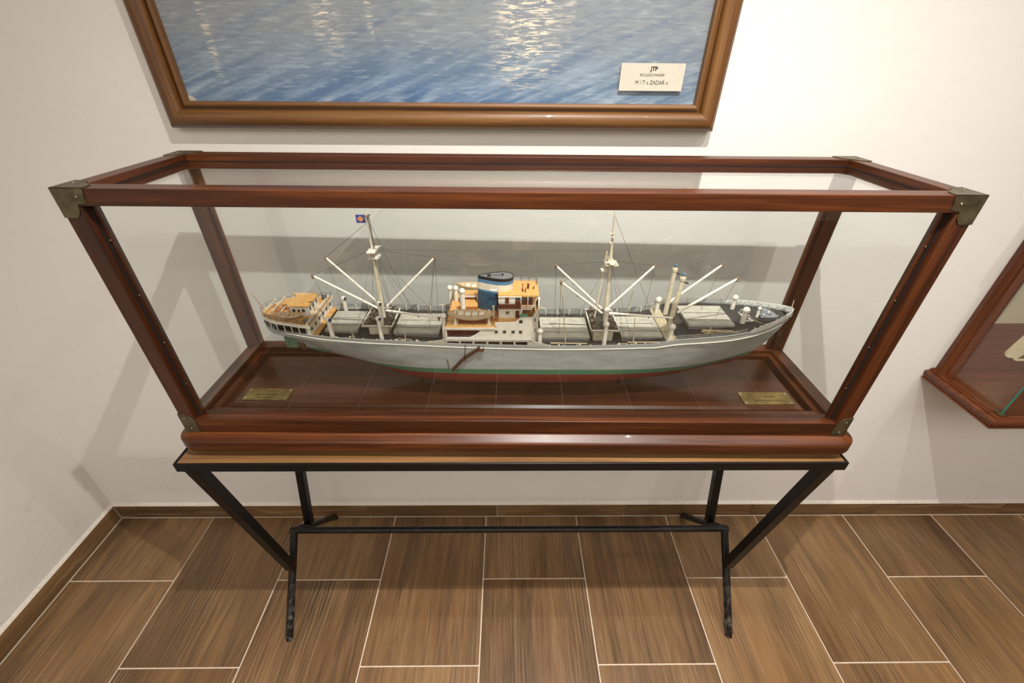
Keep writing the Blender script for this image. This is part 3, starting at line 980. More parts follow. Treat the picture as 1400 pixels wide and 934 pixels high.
# ---------------------------------------------------------------- winch platforms under the masts
def platform(x0, x1, y0, y1, zt, hx0, hx1):
    z = zc((x0 + x1) / 2, zt)
    zd = sheer((x0 + x1) / 2)[1] - .0115
    h = MB().box(hx0, hx1, y0 + .004, y1 - .004, zd, z - .003).done('mast_house', CREAMW, ship, bevel=.001)
    MB().box(x0, x1, y0, y1, z - .003, z - .0012).done('platform', DKGREY, h)
    m = MB()
    for a in ((x0, x1, y0, y0 + .0016), (x0, x1, y1 - .0016, y1), (x0, x0 + .0016, y0, y1), (x1 - .0016, x1, y0, y1)):
        m.box(*a, z - .0032, z + .0008)
    m.done('platform_edge', WHITE, h)
    m = MB()
    for dx in (-.002, .002):
        m.tube([((hx0 + hx1) / 2 - .012 + dx, y0 + .003, zd), ((hx0 + hx1) / 2 - .012 + dx, y0 + .003, z)], .0004, 4)
    for i in range(6):
        zz = zd + (z - zd) * (i + .5) / 6
        m.tube([((hx0 + hx1) / 2 - .014, y0 + .003, zz), ((hx0 + hx1) / 2 - .010, y0 + .003, zz)], .0004, 4)
    m.done('house_ladder', WHITE, h)
    cx, cy = (x0 + x1) / 2, (y0 + y1) / 2
    for ix, px_ in enumerate((x0 + (x1 - x0) * .2, x0 + (x1 - x0) * .8)):
        for iy in range(4):
            py = y0 + (y1 - y0) * (iy + .5) / 4
            g = MB()
            g.box(px_ - .0065, px_ + .0065, py - .0062, py + .0062, z - .0012, z + .0008)
            g.tube([(px_, py - .0058, z + .0034), (px_, py + .0058, z + .0034)], .0026, 8, 1)
            for q in (-.0058, 0, .0058):
                g.tube([(px_, py + q - .0006, z + .0034), (px_, py + q + .0006, z + .0034)], .0038, 10, 0)
            g.box(px_ + (.003 if ix else -.0065), px_ + (.0065 if ix else -.003), py - .004, py + .002, z, z + .0046, 1)
            g.done('winch', [GEARM, GEARG], ship, smooth=True)
platform(-.2785, -.2190, -.037, .036, 1.0185, -.2670, -.2290)
platform(.1620, .2170, -.041, .044, 1.0105, .1690, .2070)

# ---------------------------------------------------------------- ventilators
def vent(x, y, z0, z1, r, mouth=1, cone=1.25, head=1.7):
    z0, z1 = zc(x, z0), zc(x, z1)
    v = MB().tube([(x, y, z0), (x, y, z1 - r * head)], [r * cone, r], 10).done('ventilator', WHITE, ship, smooth=True)
    MB().ball((x, y, z1 - r * head * .8), r * head * .95, 0, 12).done('cowl', WHITE, v, smooth=True)
    if mouth:
        c = (x + mouth * r * head * .55, y - r * .55, z1 - r * head * .75)
        MB().ball(c, r * head * .62, 0, 10).done('cowl_mouth', paint('cowl_blue', (44, 58, 92), .5), v, smooth=True)
vent(-.3315, -.052, 1.000, 1.0465, .0036, 1)
vent(-.3370, .047, 1.000, 1.0385, .0034, 1)
vent(-.2372, -.0555, .996, 1.0500, .0032, 1)
vent(-.2400, -.030, 1.018, 1.0670, .0032, 1)
vent(.1870, -.0560, .986, 1.0385, .0034, 0)
vent(.1925, -.022, 1.010, 1.0490, .0036, 0)
vent(.3120, -.052, .992, 1.0310, .0040, 0)
vent(.3135, .047, .992, 1.0360, .0040, 0)
vent(-.1155, -.060, .998, 1.0590, .0036, 0)
vent(-.1170, .052, 1.000, 1.0600, .0036, 0)
vent(.0635, -.0575, .984, 1.0250, .0036, 0)
vent(.0640, .055, .990, 1.0330, .0036, 0)
vent(.4600, -.020, 1.012, 1.0490, .0042, 0)
vent(.4640, .036, 1.012, 1.0460, .0036, 0)
vent(.4960, -.002, 1.016, 1.0400, .0022, 0)
for x, y in ((-.334, -.046), (-.3195, -.060), (-.303, -.061), (-.208, -.0615), (-.170, -.060), (.215, -.060), (.246, -.061), (.100, -.062), (.140, -.061)):
    m = MB()
    b, z = sheer(x)
    z -= .0115
    m.tube([(x, y, z), (x, y, z + .006)], .0017, 8)
    m.ball((x, y, z + .0068), .0024)
    m.done('mooring_bollard', CREAMW, ship, smooth=True)

# ---------------------------------------------------------------- bulwark posts, rails
def rail(name, pts, h, step, r=.0005, mat=WHITE, bars=(1.0,)):
    m = MB()
    for f in bars:
        m.tube([(x, y, z + h * f) for x, y, z in pts], r, 5)
    for i, (x, y, z) in enumerate(pts):
        if i % step == 0:
            m.tube([(x, y, z), (x, y, z + h)], r * 1.2, 4)
    return m.done(name, mat, ship)
for x0, x1 in ((-.36, -.125), (.07, .30)):
    for s in (1, -1):
        n = 9
        for i in range(n):
            x = x0 + (x1 - x0) * (i + .5) / n
            b, z = sheer(x)
            m = MB()
            m.box(x - .0009, x + .0009, s * (b - .0048) - .0016, s * (b - .0048) + .0016, z - .012, z - .0005)
            m.done('bulwark_stay', WHITE, ship)
for s in (1, -1):
    pts = [(x, s * (sheer(x)[0] - .0022), sheer(x)[1] - .0015) for x in [.315 + .135 * i / 16 for i in range(17)]]
    rail('forecastle_railing', pts, .0085, 4, .0006, GEARG, (1.0, .55))
# raised bow bulwark with white inner panels
m = MB()
for s in (1, -1):
    rr = []
    for i in range(21):
        x = .458 + .1055 * i / 20
        b, z = sheer(x)
        hgt = .0075 * min(1, .35 + i / 7)
        b = max(b, .0007)
        rr.append([(x, s * b, z - .003), (x, s * max(b - .0016, .0002), z - .003), (x, s * max(b - .0012, .0002), z + hgt), (x, s * (b + .0004), z + hgt)])
    m.loft(rr)
    for i in range(7):
        x = .466 + .013 * i
        b, z = sheer(x)
        m.box(x - .0007, x + .0007, s * (b - .0030) - .0014, s * (b - .0030) + .0014, z - .003, z + .006)
m.done('bow_bulwark', paint('bow_white', (206, 206, 200), .5, var=.1), ship)
b, z = sheer(.552)
MB().ball((.5545, 0, z + .004), .0085, 0, 12, .7).done('bow_fairlead', GREYP, ship, smooth=True)
pole('jackstaff', (.5600, 0, z), (.5580, 0, z + .026), .0009, .0005, CREAMW, 6)
# windlass, bitts
m = MB()
z = sheer(.47)[1] - .003
for yy in (-.012, 0, .012):
    m.tube([(.474, yy - .003, z + .005), (.474, yy + .003, z + .005)], .0055, 12, 0)
m.tube([(.474, -.020, z + .005), (.474, .020, z + .005)], .0022, 8, 1)
m.box(.468, .482, -.018, .018, z, z + .0022, 1)
m.done('windlass', [GEARG, WHITE], ship, smooth=True)
m = MB()
z = sheer(.515)[1] - .003
m.tube([(.512, .006, z), (.512, .006, z + .010)], [.0075, .0055], 12)
m.ball((.519, .002, z + .004), .0065)
m.ball((.505, -.006, z + .003), .0045)
m.box(.500, .535, -.010, .012, z, z + .002)
for k in range(8):
    m.ball((.500 + .005 * k, -.011 + .001 * k, z + .0016), .0019)
m.done('capstan', [paint('capstan_grey', (140, 144, 146), .4, .2, .2, scale=200)], ship, smooth=True)
m = MB()
z = sheer(.51)[1]
m.tube([(.529, -.031, z - .018), (.5345, -.029, z - .029)], .0013, 6)
m.tube([(.5285, -.034, z - .029), (.5345, -.029, z - .031), (.540, -.0245, z - .028)], .0014, 6)
m.done('anchor', paint('anchor_dark', (60, 58, 54), .6), ship)
# ropes and derrick rests on the decks
for x0, y0, x1, y1 in ((.372, -.046, .430, -.049), (.372, -.051, .442, -.054), (.085, -.052, .155, -.053), (.232, -.053, .300, -.052), (-.300, -.053, -.290, -.050)):
    z0 = sheer(x0)[1] - (.001 if x0 > .31 else .009)
    MB().tube([(x0, y0, z0 + .003), (x1, y1, z0 + .003)], .0010, 6).done('deck_pipe', ROPE, ship)
def coil(cx, cy, r, z):
    MB().tube([(cx + r * math.cos(a) * (1 + .12 * math.sin(3 * a)), cy + .6 * r * math.sin(a), z + .001 + .0004 * math.sin(2 * a)) for a in [i * math.pi / 8 for i in range(17)]], .0007, 5).done('rope_coil', ROPE, ship)
for cx, cy, r in ((-.205, -.055, .009), (-.192, -.057, .011), (-.145, -.057, .007), (.378, -.049, .007), (.387, -.051, .006), (.225, -.057, .008)):
    coil(cx, cy, r, sheer(cx)[1] - (.002 if cx > .31 else .010))

# ---------------------------------------------------------------- midship house
HY = .0700
def hz(x, z):
    return zc(x, z)
def side_wall(s):
    y0, y1 = sorted((s * (HY - .0018), s * HY))
    # outline in (x, z); the opening near its after end is left free
    m = MB()
    L = [(-.1125, 1.0095), (.047, 1.0075), (.0462, 1.0570), (.0285, 1.0560), (.0235, 1.0545), (.0190, 1.0490), (.0140, 1.0458), (-.0205, 1.0448), (-.0205, 1.0335)]
    m.prism([(-.0470, 1.0290), (-.0500, 1.0250), (-.0580, 1.0180), (-.0680, 1.0128), (-.0680, hz(0, 1.0088))] + [(x, z) for x, z in L[1:]] , 'y', y0, y1)
    m.box(-.1125, -.0205, y0, y1, 1.0285, 1.0335)
    m.box(-.1125, -.0680, y0, y1, 1.0090, 1.0125)
    m.box(-.1125, -.1098, y0, y1, 1.0120, 1.0290)
    return m.done('house_side', WHITE, ship)
for s in (-1, 1):
    sw = side_wall(s)
    y0, y1 = sorted((s * (HY + .0004), s * (HY - .001)))
    for x in (-.0186, -.0034, .0125, .0261):
        f_ = MB().box(x - .0037, x + .0037, *sorted((s * (HY + .0002), s * (HY - .001))), 1.0217, 1.0295).done('window', CREAMW, sw)
        MB().box(x - .0028, x + .0028, y0, y1, 1.0226, 1.0286).done('window', WINDOW, sw)
    m = MB()
    m.box(.0232, .0296, y0, y1, 1.0445, 1.0510)
    m.done('window', paint('window_brown', (58, 30, 22), .4), sw)
# inner block behind the openings
MB().box(-.1105, .030, -.0560, .0560, .985, 1.0345).done('inner_house', BROWN, ship)
for s in (-1, 1):
    m = MB()
    m.box(-.108, -.074, min(s * .063, s * .067), max(s * .063, s * .067), 1.0165, 1.0185)
    m.box(-.108, -.070, min(s * .063, s * .067), max(s * .063, s * .067), 1.0215, 1.0230)
    m.box(-.1075, -.1055, min(s * .063, s * .067), max(s * .063, s * .067), 1.0090, 1.0230)
    m.done('bench', BROWN, ship)
# promenade screen: posts and header at the hull's edge
for s in (-1, 1):
    m = MB()
    y0, y1 = sorted((s * (.0725), s * (.0705)))
    m.box(-.118, .049, y0, y1, hz(0, 1.0058), hz(0, 1.0098))
    for i in range(7):
        x = -.1125 + .0256 * i
        m.box(x - .0018, x + .0018, y0, y1, sheer(x)[1] - .0008, hz(0, 1.0060))
    for xa, xb, za in ((-.150, -.1135, 1), (.042, .085, -1)):
        # tapering wings of the bulwark
        lo_a, lo_b = sheer(xa)[1] - .001, sheer(xb)[1] - .001
        top_a, top_b = (lo_a + .0012, hz(0, 1.0098)) if za == 1 else (hz(0, 1.0098), lo_b + .0012)
        m.prism([(xa, lo_a), (xb, lo_b), (xb, top_b), (xa, top_a)], 'y', y0, y1)
    m.done('promenade_screen', CREAMW if s > 0 else paint('screen_grey', (176, 172, 160), .5, var=.05), ship)
MB().box(-.118, .049, -.0705, .0705, hz(0, 1.0072), hz(0, 1.0090)).done('promenade_roof', GREYP, ship)
# curved front of the house
def front(z0, z1, inset, name, mat, bulge=.016, thick=.0016, hy=HY):
    m = MB()
    rr = []
    for i in range(13):
        t = -1 + 2 * i / 12
        y = t * (hy - inset)
        x = .0468 + bulge * (1 - abs(t) ** 2.6)
        rr.append([(x, y, z0), (x - thick, y, z0), (x - thick, y, z1), (x, y, z1)])
    m.loft(rr)
    return m.done(name, mat, ship, smooth=True)
fr = front(hz(0, .988), 1.0570, .0004, 'house_front', WHITE)
for i in range(5):
    t = -.82 + .41 * i
    y = t * HY
    x = .0468 + .016 * (1 - abs(t) ** 2.6)
    for z in (1.020, 1.042):
        MB().box(x - .001, x + .0005, y - .0028, y + .0028, z, z + .006).done('window', WINDOW, fr)
# boat deck
ND = 12
def slab(name, outline, z0, z1, mat):
    return MB().prism(outline, 'z', z0, z1).done(name, mat, ship)
frontarc = [(.0462 + .016 * (1 - abs(t) ** 2.6) - .001, t * (HY - .001)) for t in [-1 + 2 * i / ND for i in range(ND + 1)]]
lab(slab('boat_deck', [(-.1122, -.0715), (-.1122, .0715)] + list(reversed(frontarc)), 1.0335, 1.0365, DECKW), 'orange planked boat deck')
slab('deck_edge', [(-.1128, -.0722), (-.1128, .0722), (-.0205, .0722), (-.0205, -.0722)], 1.0318, 1.0350, WHITE)
# forward well: brown inner bulwark and upper deck
front(1.0365, 1.0572, .0022, 'front_lining', BROWN, .0145, .001)
for s in (-1, 1):
    y0, y1 = sorted((s * (HY - .0019), s * (HY - .0028)))
    MB().prism([(.0140, 1.0365), (.046, 1.0365), (.046, 1.0560), (.0285, 1.0555), (.0235, 1.0540), (.0190, 1.0485), (.0140, 1.0450)], 'y', y0, y1).done('side_lining', BROWN, ship)
MB().box(.0225, .0400, -.064, -.054, 1.0365, 1.0540).done('stair_well', BROWN, ship)
gl_ = MB()
gl_.box(.0245, .0385, -.0675, -.056, 1.0545, 1.0562)
lab(gl_.done('hatch_grating', GREENP, ship), 'green covered hatch')
# lower deckhouse (cabins), bridge deck, wheelhouse
lo = MB().box(-.0150, .0300, -.0385, .0385, 1.0365, 1.0560).done('cabin_house', WHITE, ship)
m = MB()
m.box(-.0015, .0050, -.0389, -.0375, 1.0455, 1.0515)
m.done('window', paint('window_olive', (96, 92, 72), .4), lo)
m = MB()
m.box(.0165, .0238, -.0389, -.0375, 1.0368, 1.0530)
m.done('door', BROWN, lo)
m = MB()
for i in range(7):
    m.box(.0245 + .0012 * i, .0262 + .0012 * i, -.0465, -.0400, 1.0365 + .0026 * i, 1.0385 + .0026 * i)
m.done('stairs', BROWN, lo)
slab('bridge_deck', [(-.0160, -.0400), (-.0160, .0400), (.0470, .0400), (.0545, .0250), (.0565, 0), (.0545, -.0250), (.0470, -.0400)], 1.0555, 1.0575, WHITE)
lab(slab('bridge_planking', [(.0262, -.0385), (.0262, .0385), (.0460, .0385), (.0530, .0240), (.0550, 0), (.0530, -.0240), (.0460, -.0385)], 1.0575, 1.0580, DECKW), 'orange planked bridge deck')
wl = MB().box(-.0150, .0275, -.0325, .0325, 1.0575, 1.0790).done('wheelhouse', WHITE, ship)
m = MB()
m.box(-.0155, .0268, -.0400, -.0388, 1.0560, 1.0665)
m.box(-.0155, .0268, .0388, .0400, 1.0560, 1.0665)
m.box(-.0155, -.0145, -.0388, .0388, 1.0560, 1.0665)
m.done('bridge_bulwark', BROWN, ship)
m = MB()
m.box(-.0030, .0045, -.0329, -.0315, 1.0645, 1.0780)
m.box(.0160, .0272, -.0329, -.0315, 1.0590, 1.0710)
m.done('door', BROWN, wl)
m = MB()
m.box(.0160, .0272, -.0328, -.0315, 1.0715, 1.0770)
m.done('window', WINDOW, wl)
# dark wood wheelhouse front with windows, under the roof
wf = MB().box(.0275, .0480, -.0260, .0260, 1.0580, 1.0790).done('wheelhouse_front', BROWN, ship)
WBLUE = paint('window_blue', (96, 106, 112), .3)
for i in range(5):
    y = -.020 + .010 * i
    MB().box(.0478, .0484, y - .0035, y + .0035, 1.0680, 1.0755).done('window', WBLUE, wf)
for x in (.0330, .0415):
    MB().box(x - .003, x + .003, -.0264, -.0255, 1.0680, 1.0755).done('window', WBLUE, wf)
lab(slab('wheelhouse_roof', [(-.0152, -.0335), (-.0152, .0300), (.0600, .0300), (.0600, -.0335)], 1.0790, 1.0820, DECKW), 'orange planked wheelhouse roof')
m = MB()
m.box(-.0155, .0270, -.0342, -.0330, 1.0780, 1.0800)
m.tube([(.0268, -.0392, 1.0560), (.0268, -.0335, 1.0795)], .0010, 5)
m.tube([(.0395, -.0392, 1.0575), (.0395, -.0335, 1.0795)], .0009, 5)
m.tube([(.0465, -.0392, 1.0575), (.0580, -.0325, 1.0795)], .0009, 5)
m.tube([(.0262, -.0395, 1.0600), (.0470, -.0395, 1.0600)], .0007, 5)
m.tube([(.0262, -.0395, 1.0640), (.0470, -.0395, 1.0640)], .0005, 5)
m.done('bridge_frame', WHITE, ship)
# monkey island: binnacle, mast stub, railing
m = MB()
m.tube([(.0405, -.004, 1.082), (.0405, -.004, 1.092)], .0022, 8)
m.tube([(.0300, -.010, 1.082), (.0300, -.010, 1.095)], .0009, 6)
m.tube([(.0350, -.020, 1.082), (.0350, -.020, 1.090)], .0012, 6)
m.tube([(.0510, -.006, 1.082), (.0510, -.006, 1.087)], .0014, 6)
m.box(.0280, .0320, -.016, -.013, 1.082, 1.084)
m.done('binnacle', BROWN, ship)
rail('roof_railing', [(x, .0285, 1.0822) for x in (.028, .036, .044, .052)] + [(.058, .022, 1.0822), (.058, .005, 1.0822)], .011, 2, .0005, GEARM, (1.0, .5))
# after end of the boat deck: engine casing, skylights, planked hatch
MB().box(-.0900, -.0560, -.012, .030, 1.0365, 1.0450).done('engine_casing', DECKW2, ship)
m = MB()
for i in range(7):
    m.box(-.0895 + .0047 * i, -.0855 + .0047 * i, -.011, .029, 1.0450, 1.0462)
m.done('skylight', DECKW, ship)
MB().box(-.0930, -.0560, .018, .036, 1.0365, 1.0560).done('casing_house', WHITE, ship)
MB().box(-.0935, -.0555, .0175, .0365, 1.0560, 1.0575).done('casing_roof', DECKW, ship)
MB().box(-.0900, -.0600, .0172, .0181, 1.0395, 1.0505).done('casing_door', BROWN, ship)
rail('boat_deck_railing', [(-.1105, y, 1.0365) for y in (-.068, -.052, -.036, -.02, -.004, .012, .028, .044, .060)], .009, 1, .0005, GEARM, (1.0, .55))
vent(-.0835, -.016, 1.037, 1.0870, .0044, 0, 1.1, 1.35)
vent(-.1020, .030, 1.037, 1.0700, .0040, 0, 1.1, 1.4)
m = MB()
m.tube([(-.0240, -.046, 1.037), (-.0240, -.046, 1.0640)], .0017, 8)
m.ball((-.0240, -.046, 1.0655), .0026)
m.done('davit_post', CREAMW, ship, smooth=True)
MB().box(-.0330, -.0160, -.050, -.020, 1.0365, 1.0410).done('deck_locker', DECKW2, ship)

# funnel: teardrop plan, flared cap
def tear(x0, x1, hb, n=28):
    p = []
    for i in range(n):
        a = 2 * math.pi * i / n
        c = math.cos(a)
        x = x0 + (x1 - x0) * (.5 + .5 * c)
        wdt = hb * math.sin(a) * (.62 + .38 * c)
        wdt = wdt / .86
        p.append((x, wdt))
    return p
def fun(name, levels, mat, parent):
    return MB().loft([[(x, y, z) for x, y in tear(x0, x1, hb)] for x0, x1, hb, z in levels], True, True).done(name, mat, parent, smooth=True)
fnl = fun('funnel', [(-.0565, -.0155, .0165, 1.0365), (-.0555, -.0150, .0168, 1.0770)], FBLUE, ship)
lab(fnl, 'blue funnel with white band and black top')
fun('funnel_band', [(-.0552, .0050, .0195, 1.0755), (-.0550, .0105, .0205, 1.0765), (-.0550, .0118, .0208, 1.0800)], FLBLUE, fnl)
lab(fun('funnel_band', [(-.0550, .0118, .0208, 1.0800), (-.0548, .0128, .0211, 1.0940)], FWHITE, fnl), 'white funnel band')
fun('funnel_band', [(-.0548, .0128, .0211, 1.0940), (-.0546, .0131, .0213, 1.1010)], FLBLUE, fnl)
lab(fun('funnel_top', [(-.0546, .0131, .0213, 1.1010), (-.0545, .0133, .0214, 1.1055)], FBLACK, fnl), 'black funnel rim')
m = MB()
inn = [(x, y) for x, y in tear(-.0520, .0118, .0196)]
out = [(x, y) for x, y in tear(-.0545, .0133, .0214)]
m.loft([[(x, y, 1.1055) for x, y in out], [(x, y, 1.1070) for x, y in out], [(x, y, 1.1070) for x, y in inn], [(x, y, 1.1058) for x, y in inn]], True, False)
m.done('funnel_rim', FBLACK, fnl)
m = MB()
m.prism(inn, 'z', 1.1052, 1.1060)
m.done('funnel_deck', FGREY, fnl)
m = MB()
m.tube([(-.0330, -.001, 1.106), (-.0330, -.001, 1.1085)], .0040, 10)
m.tube([(-.0080, .004, 1.106), (-.0080, .004, 1.1075)], .0028, 10)
for i in range(4):
    m.ball((-.0250 + .0035 * i, .002, 1.1065), .0012)
m.done('exhaust_pipe', FBLACK, fnl, smooth=True)
m = MB()
zz = 1.0870
for sx_ in (-1, 1):
    m.tube([(-.0245 + sx_ * .001, -.0222, zz), (-.0245 + sx_ * .0045, -.0222, zz + .0022), (-.0245 + sx_ * .0062, -.0222, zz + .0008), (-.0245 + sx_ * .0048, -.0222, zz - .0012), (-.0245 + sx_ * .001, -.0222, zz - .0006)], .0007, 5)
m.tube([(-.0245, -.0222, zz - .0030), (-.0245, -.0222, zz + .0030)], .0007, 5)
lab(m.done('funnel_emblem', paint('emblem_pale', (240, 238, 232), .4, var=.04), fnl), 'small pale winged emblem')

# ---------------------------------------------------------------- lifeboats
def lifeboat(x0, x1, y, zr, hb, depth, davits=True):
    rr, inn_ = [], []
    n = 12
    for i in range(n + 1):
        t = -1 + 2 * i / n
        x = x0 + (x1 - x0) * i / n
        b = max(.0006, hb * (1 - abs(t) ** 2.6))
        dz = .0028 * t * t
        dp = depth * (1 - .55 * abs(t) ** 2.5)
        sec = [(-b, 0), (-b * .92, -dp * .45), (-b * .55, -dp * .85), (0, -dp), (b * .55, -dp * .85), (b * .92, -dp * .45), (b, 0)]
        inner = [(b * .82, 0), (b * .75, -dp * .35), (0, -dp * .5), (-b * .75, -dp * .35), (-b * .82, 0)]
        rr.append([(x, y + a, zr + dz + c) for a, c in sec + inner])
    lb = MB().loft(rr).done('lifeboat', CREAMW, ship, smooth=True)
    m = MB()
    for s in (-1, 1):
        m.tube([(x0 + (x1 - x0) * i / n, y + s * max(.0005, hb * .93 * (1 - abs(-1 + 2 * i / n) ** 2.6)), zr + .0028 * (-1 + 2 * i / n) ** 2 + .0004) for i in range(n + 1)], .0009, 5)
    for f in (.2, .35, .5, .65, .8):
        t = -1 + 2 * f
        b = hb * (1 - abs(t) ** 2.6) * .84
        m.box(x0 + (x1 - x0) * f - .0013, x0 + (x1 - x0) * f + .0013, y - b, y + b, zr - .0018, zr - .0006)
    m.done('gunwale_thwarts', DECKW, lb)
    m = MB()
    for a, b in ((.22, .33), (.37, .48), (.52, .63), (.67, .78)):
        m.box(x0 + (x1 - x0) * a, x0 + (x1 - x0) * b, y - hb * .6, y + hb * .6, zr - .0034, zr - .0022)
    m.done('boat_cover', WHITE, lb)
    return lb
def davits(xa, xb, y, z0, z1, s):
    for x in (xa, xb):
        m = MB()
        m.prism([(x - .0035, z0), (x + .0035, z0), (x + .0014, z1), (x - .0014, z1)], 'y', y - .0012, y + .0012)
        m.tube([(x, y, z1), (x, y + s * .004, z1 + .012), (x, y + s * .012, z1 + .017)], .0009, 6)
        m.done('davit', WHITE, ship)
lifeboat(-.1075, -.0215, -.0560, 1.0570, .0125, .0140)
davits(-.0935, -.0315, -.0635, 1.0365, 1.0455, 1)
MB().box(-.088, -.038, -.058, -.050, 1.0365, 1.0440).done('boat_chock', BROWN, ship)
lifeboat(-.1030, -.0190, .0560, 1.0590, .0125, .0140)
davits(-.0935, -.0315, .0635, 1.0365, 1.0475, -1)

# ---------------------------------------------------------------- poop: raised deck, deckhouse, boats
def poutline(ins, x1=-.3650):
    p = []
    for i in range(15):
        x = -.4825 + ins + (x1 + .4825 - ins) * (i / 14) ** 1.6
        b = max(.0015, sheer(max(x, -.4834))[0] - ins + .0005)
        if i == 0:
            b = .004
        p.append((x, -b))
    return p + [(x, -y) for x, y in reversed(p)]
PZ = 1.0285
slab('poop_rim', poutline(-.0004), PZ - .0042, PZ + .0004, WHITE)
lab(slab('poop_deck', poutline(.0034), PZ, PZ + .0008, DECKW), 'orange planked poop deck')
for s in (-1, 1):
    for i in range(6):
        x = -.452 + .0155 * i
        b, z = sheer(x)
        MB().box(x - .0006, x + .0006, s * (b - .0018) - .0006, s * (b - .0018) + .0006, z - .001, PZ - .002).done('poop_stanchion', WHITE, ship)
# inner house of the poop below deck, seen through the gap
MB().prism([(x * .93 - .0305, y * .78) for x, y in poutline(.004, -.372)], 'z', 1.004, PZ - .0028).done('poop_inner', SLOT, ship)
pf = MB().box(-.3725, -.3690, -.058, .058, sheer(-.37)[1] - .0115, PZ + .0045).done('poop_front', WHITE, ship)
for i in range(6):
    y = -.048 + .0192 * i
    MB().box(-.3691, -.3683, y - .0028, y + .0028, 1.0130, 1.0195).done('window', WINDOW, pf)
MB().box(-.3690, -.3590, -.056, .056, 1.0015, 1.0045).done('poop_step', DECKW, ship)
ph = MB().box(-.4130, -.3780, -.0245, .0225, PZ, 1.0500).done('poop_house', WHITE, ship)
for y in (-.016, -.001, .014):
    MB().box(-.3782, -.3775, y - .0028, y + .0028, 1.0385, 1.0455).done('window', WINDOW, ph)
for x in (-.4060, -.3880):
    MB().box(x - .0030, x + .0030, -.0249, -.0240, 1.0385, 1.0450).done('window', WINDOW, ph)
m = MB()
m.box(-.3990, -.3945, -.0249, -.0240, 1.0295, 1.0440)
m.done('door', BROWN, ph)
lab(MB().box(-.4170, -.3755, -.0275, .0225, 1.0500, 1.0522).done('house_roof', DECKW, ph), 'orange roof')
MB().box(-.4400, -.4170, -.004, .0200, 1.0430, 1.0450).done('house_roof', DECKW, ph)
MB().box(-.4380, -.4150, -.002, .0190, PZ, 1.0430).done('house_extension', DECKW2, ph)
lifeboat(-.4360, -.3830, -.0400, 1.0420, .0075, .0075)
lifeboat(-.4340, -.3850, .0400, 1.0420, .0075, .0075)
rail('poop_railing', [(x, y, PZ) for x, y in poutline(.0030)], .0095, 2, .0004, GEARM, (1.0, .5))
m = MB()
for x, y in ((-.4640, .028), (-.4500, .036), (-.4330, .042)):
    m.tube([(x, -y * .75, 1.0380), (x, y, 1.0400)], .0011, 6)
    m.tube([(x, -y * .75, PZ), (x, -y * .75, 1.0380)], .0007, 5)
    m.tube([(x, y, PZ), (x, y, 1.0400)], .0007, 5)
m.done('awning_spar', CREAMW, ship)
pole('ensign_staff', (-.4775, 0, PZ), (-.4905, 0, PZ + .034), .0008, .0005, DECKW2, 6)
m = MB()
m.tube([(-.4470, -.004, PZ), (-.4470, -.004, PZ + .005)], .0060, 12)
m.tube([(-.4600, .010, PZ), (-.4600, .010, PZ + .005)], .0040, 12)
m.box(-.4300, -.4200, -.026, -.020, PZ, PZ + .004)
m.done('capstan', DECKW2, ship, smooth=True)
m = MB()
ring = [(-.3780 + .0052 * math.cos(a), -.0435 + .0052 * math.sin(a), PZ + .0030) for a in [i * math.pi / 8 for i in range(17)]]
m.tube(ring, .0015, 6)
m.ball((-.3780, -.0435, PZ + .002), .0028)
m.done('rope_reel', GEARG, ship, smooth=True)
m = MB()
for y in (.044, .052):
    m.tube([(-.3700 - .012 * (y > .05), y, PZ), (-.3700 - .012 * (y > .05), y, PZ + .012)], .0009, 5)
m.ball((-.3760, .046, PZ + .004), .0050)
m.done('deck_gear', GEARM, ship, smooth=True)

# ---------------------------------------------------------------- accommodation ladder on the near side
m = MB()
A, B, C = (-.0500, -.0750, .9905), (-.0800, -.0765, .9680), (-.1040, -.0765, .9400)
m.bar(A, B, .0006, .0030)
m.bar(B, C, .0006, .0030)
for d in (-.0022, .0022):
    m.tube([(A[0], A[1] + d - .002, A[2] + .006), (B[0], B[1] + d - .002, B[2] + .006), (C[0], C[1] + d - .002, C[2] + .006)], .0005, 5)
for t in range(9):
    for P, Q in ((A, B), (B, C)):
        p = Vector(P).lerp(Vector(Q), t / 8)
        m.box(p.x - .0005, p.x + .0005, p.y - .003, p.y + .003, p.z - .001, p.z + .006)
m.box(-.0530, -.0420, -.0815, -.0730, .9890, .9906)
m.box(-.0850, -.0775, -.0800, -.0735, .9655, .9670)
m.tube([(-.0525, -.080, .990), (-.0525, -.080, 1.0000)], .0007, 5)
m.tube([(-.0425, -.080, .990), (-.0425, -.080, 1.0000)], .0007, 5)
m.tube([(-.0790, -.0765, .9690), (-.0765, -.0745, 1.0000)], .0007, 5)
m.tube([(-.1130, -.0740, .9650), (-.1105, -.0752, .9420)], .0007, 5)
lab(m.done('gangway', RUST, ship), 'rusty brown accommodation ladder')

# ---------------------------------------------------------------- rigging: each wire is a part
def wire(a, b, r=.00034, mat=WIRE, sag=0.0):
    a, b = Vector(a), Vector(b)
    pts = [tuple(a.lerp(b, t) - Vector((0, 0, sag * 4 * t * (1 - t)))) for t in ((0, 1) if not sag else (0, .25, .5, .75, 1))]
    return MB().tube(pts, r, 4).done('rigging_wire', mat, ship)
AX, FXm = Vector((-.2436, 0, zc(-.24, 1.158))), Vector((.1907, 0, zc(.19, 1.1365)))
AT, FT = Vector((-.2433, 0, zc(-.24, 1.221))), Vector((.1862, 0, zc(.19, 1.221)))
wire((-.2475, 0, zc(-.24, 1.205)), tips['a1'][0])
wire(AT, (-.2050, -.050, sheer(-.2)[1] - .004))
wire(AT, (-.2000, .050, sheer(-.2)[1] - .004))
wire(AX + Vector((.008, 0, .001)), FXm + Vector((-.004, 0, .020)), .0003, WIRE, .003)
wire(FT, (.3000, .050, sheer(.30)[1] + .002))
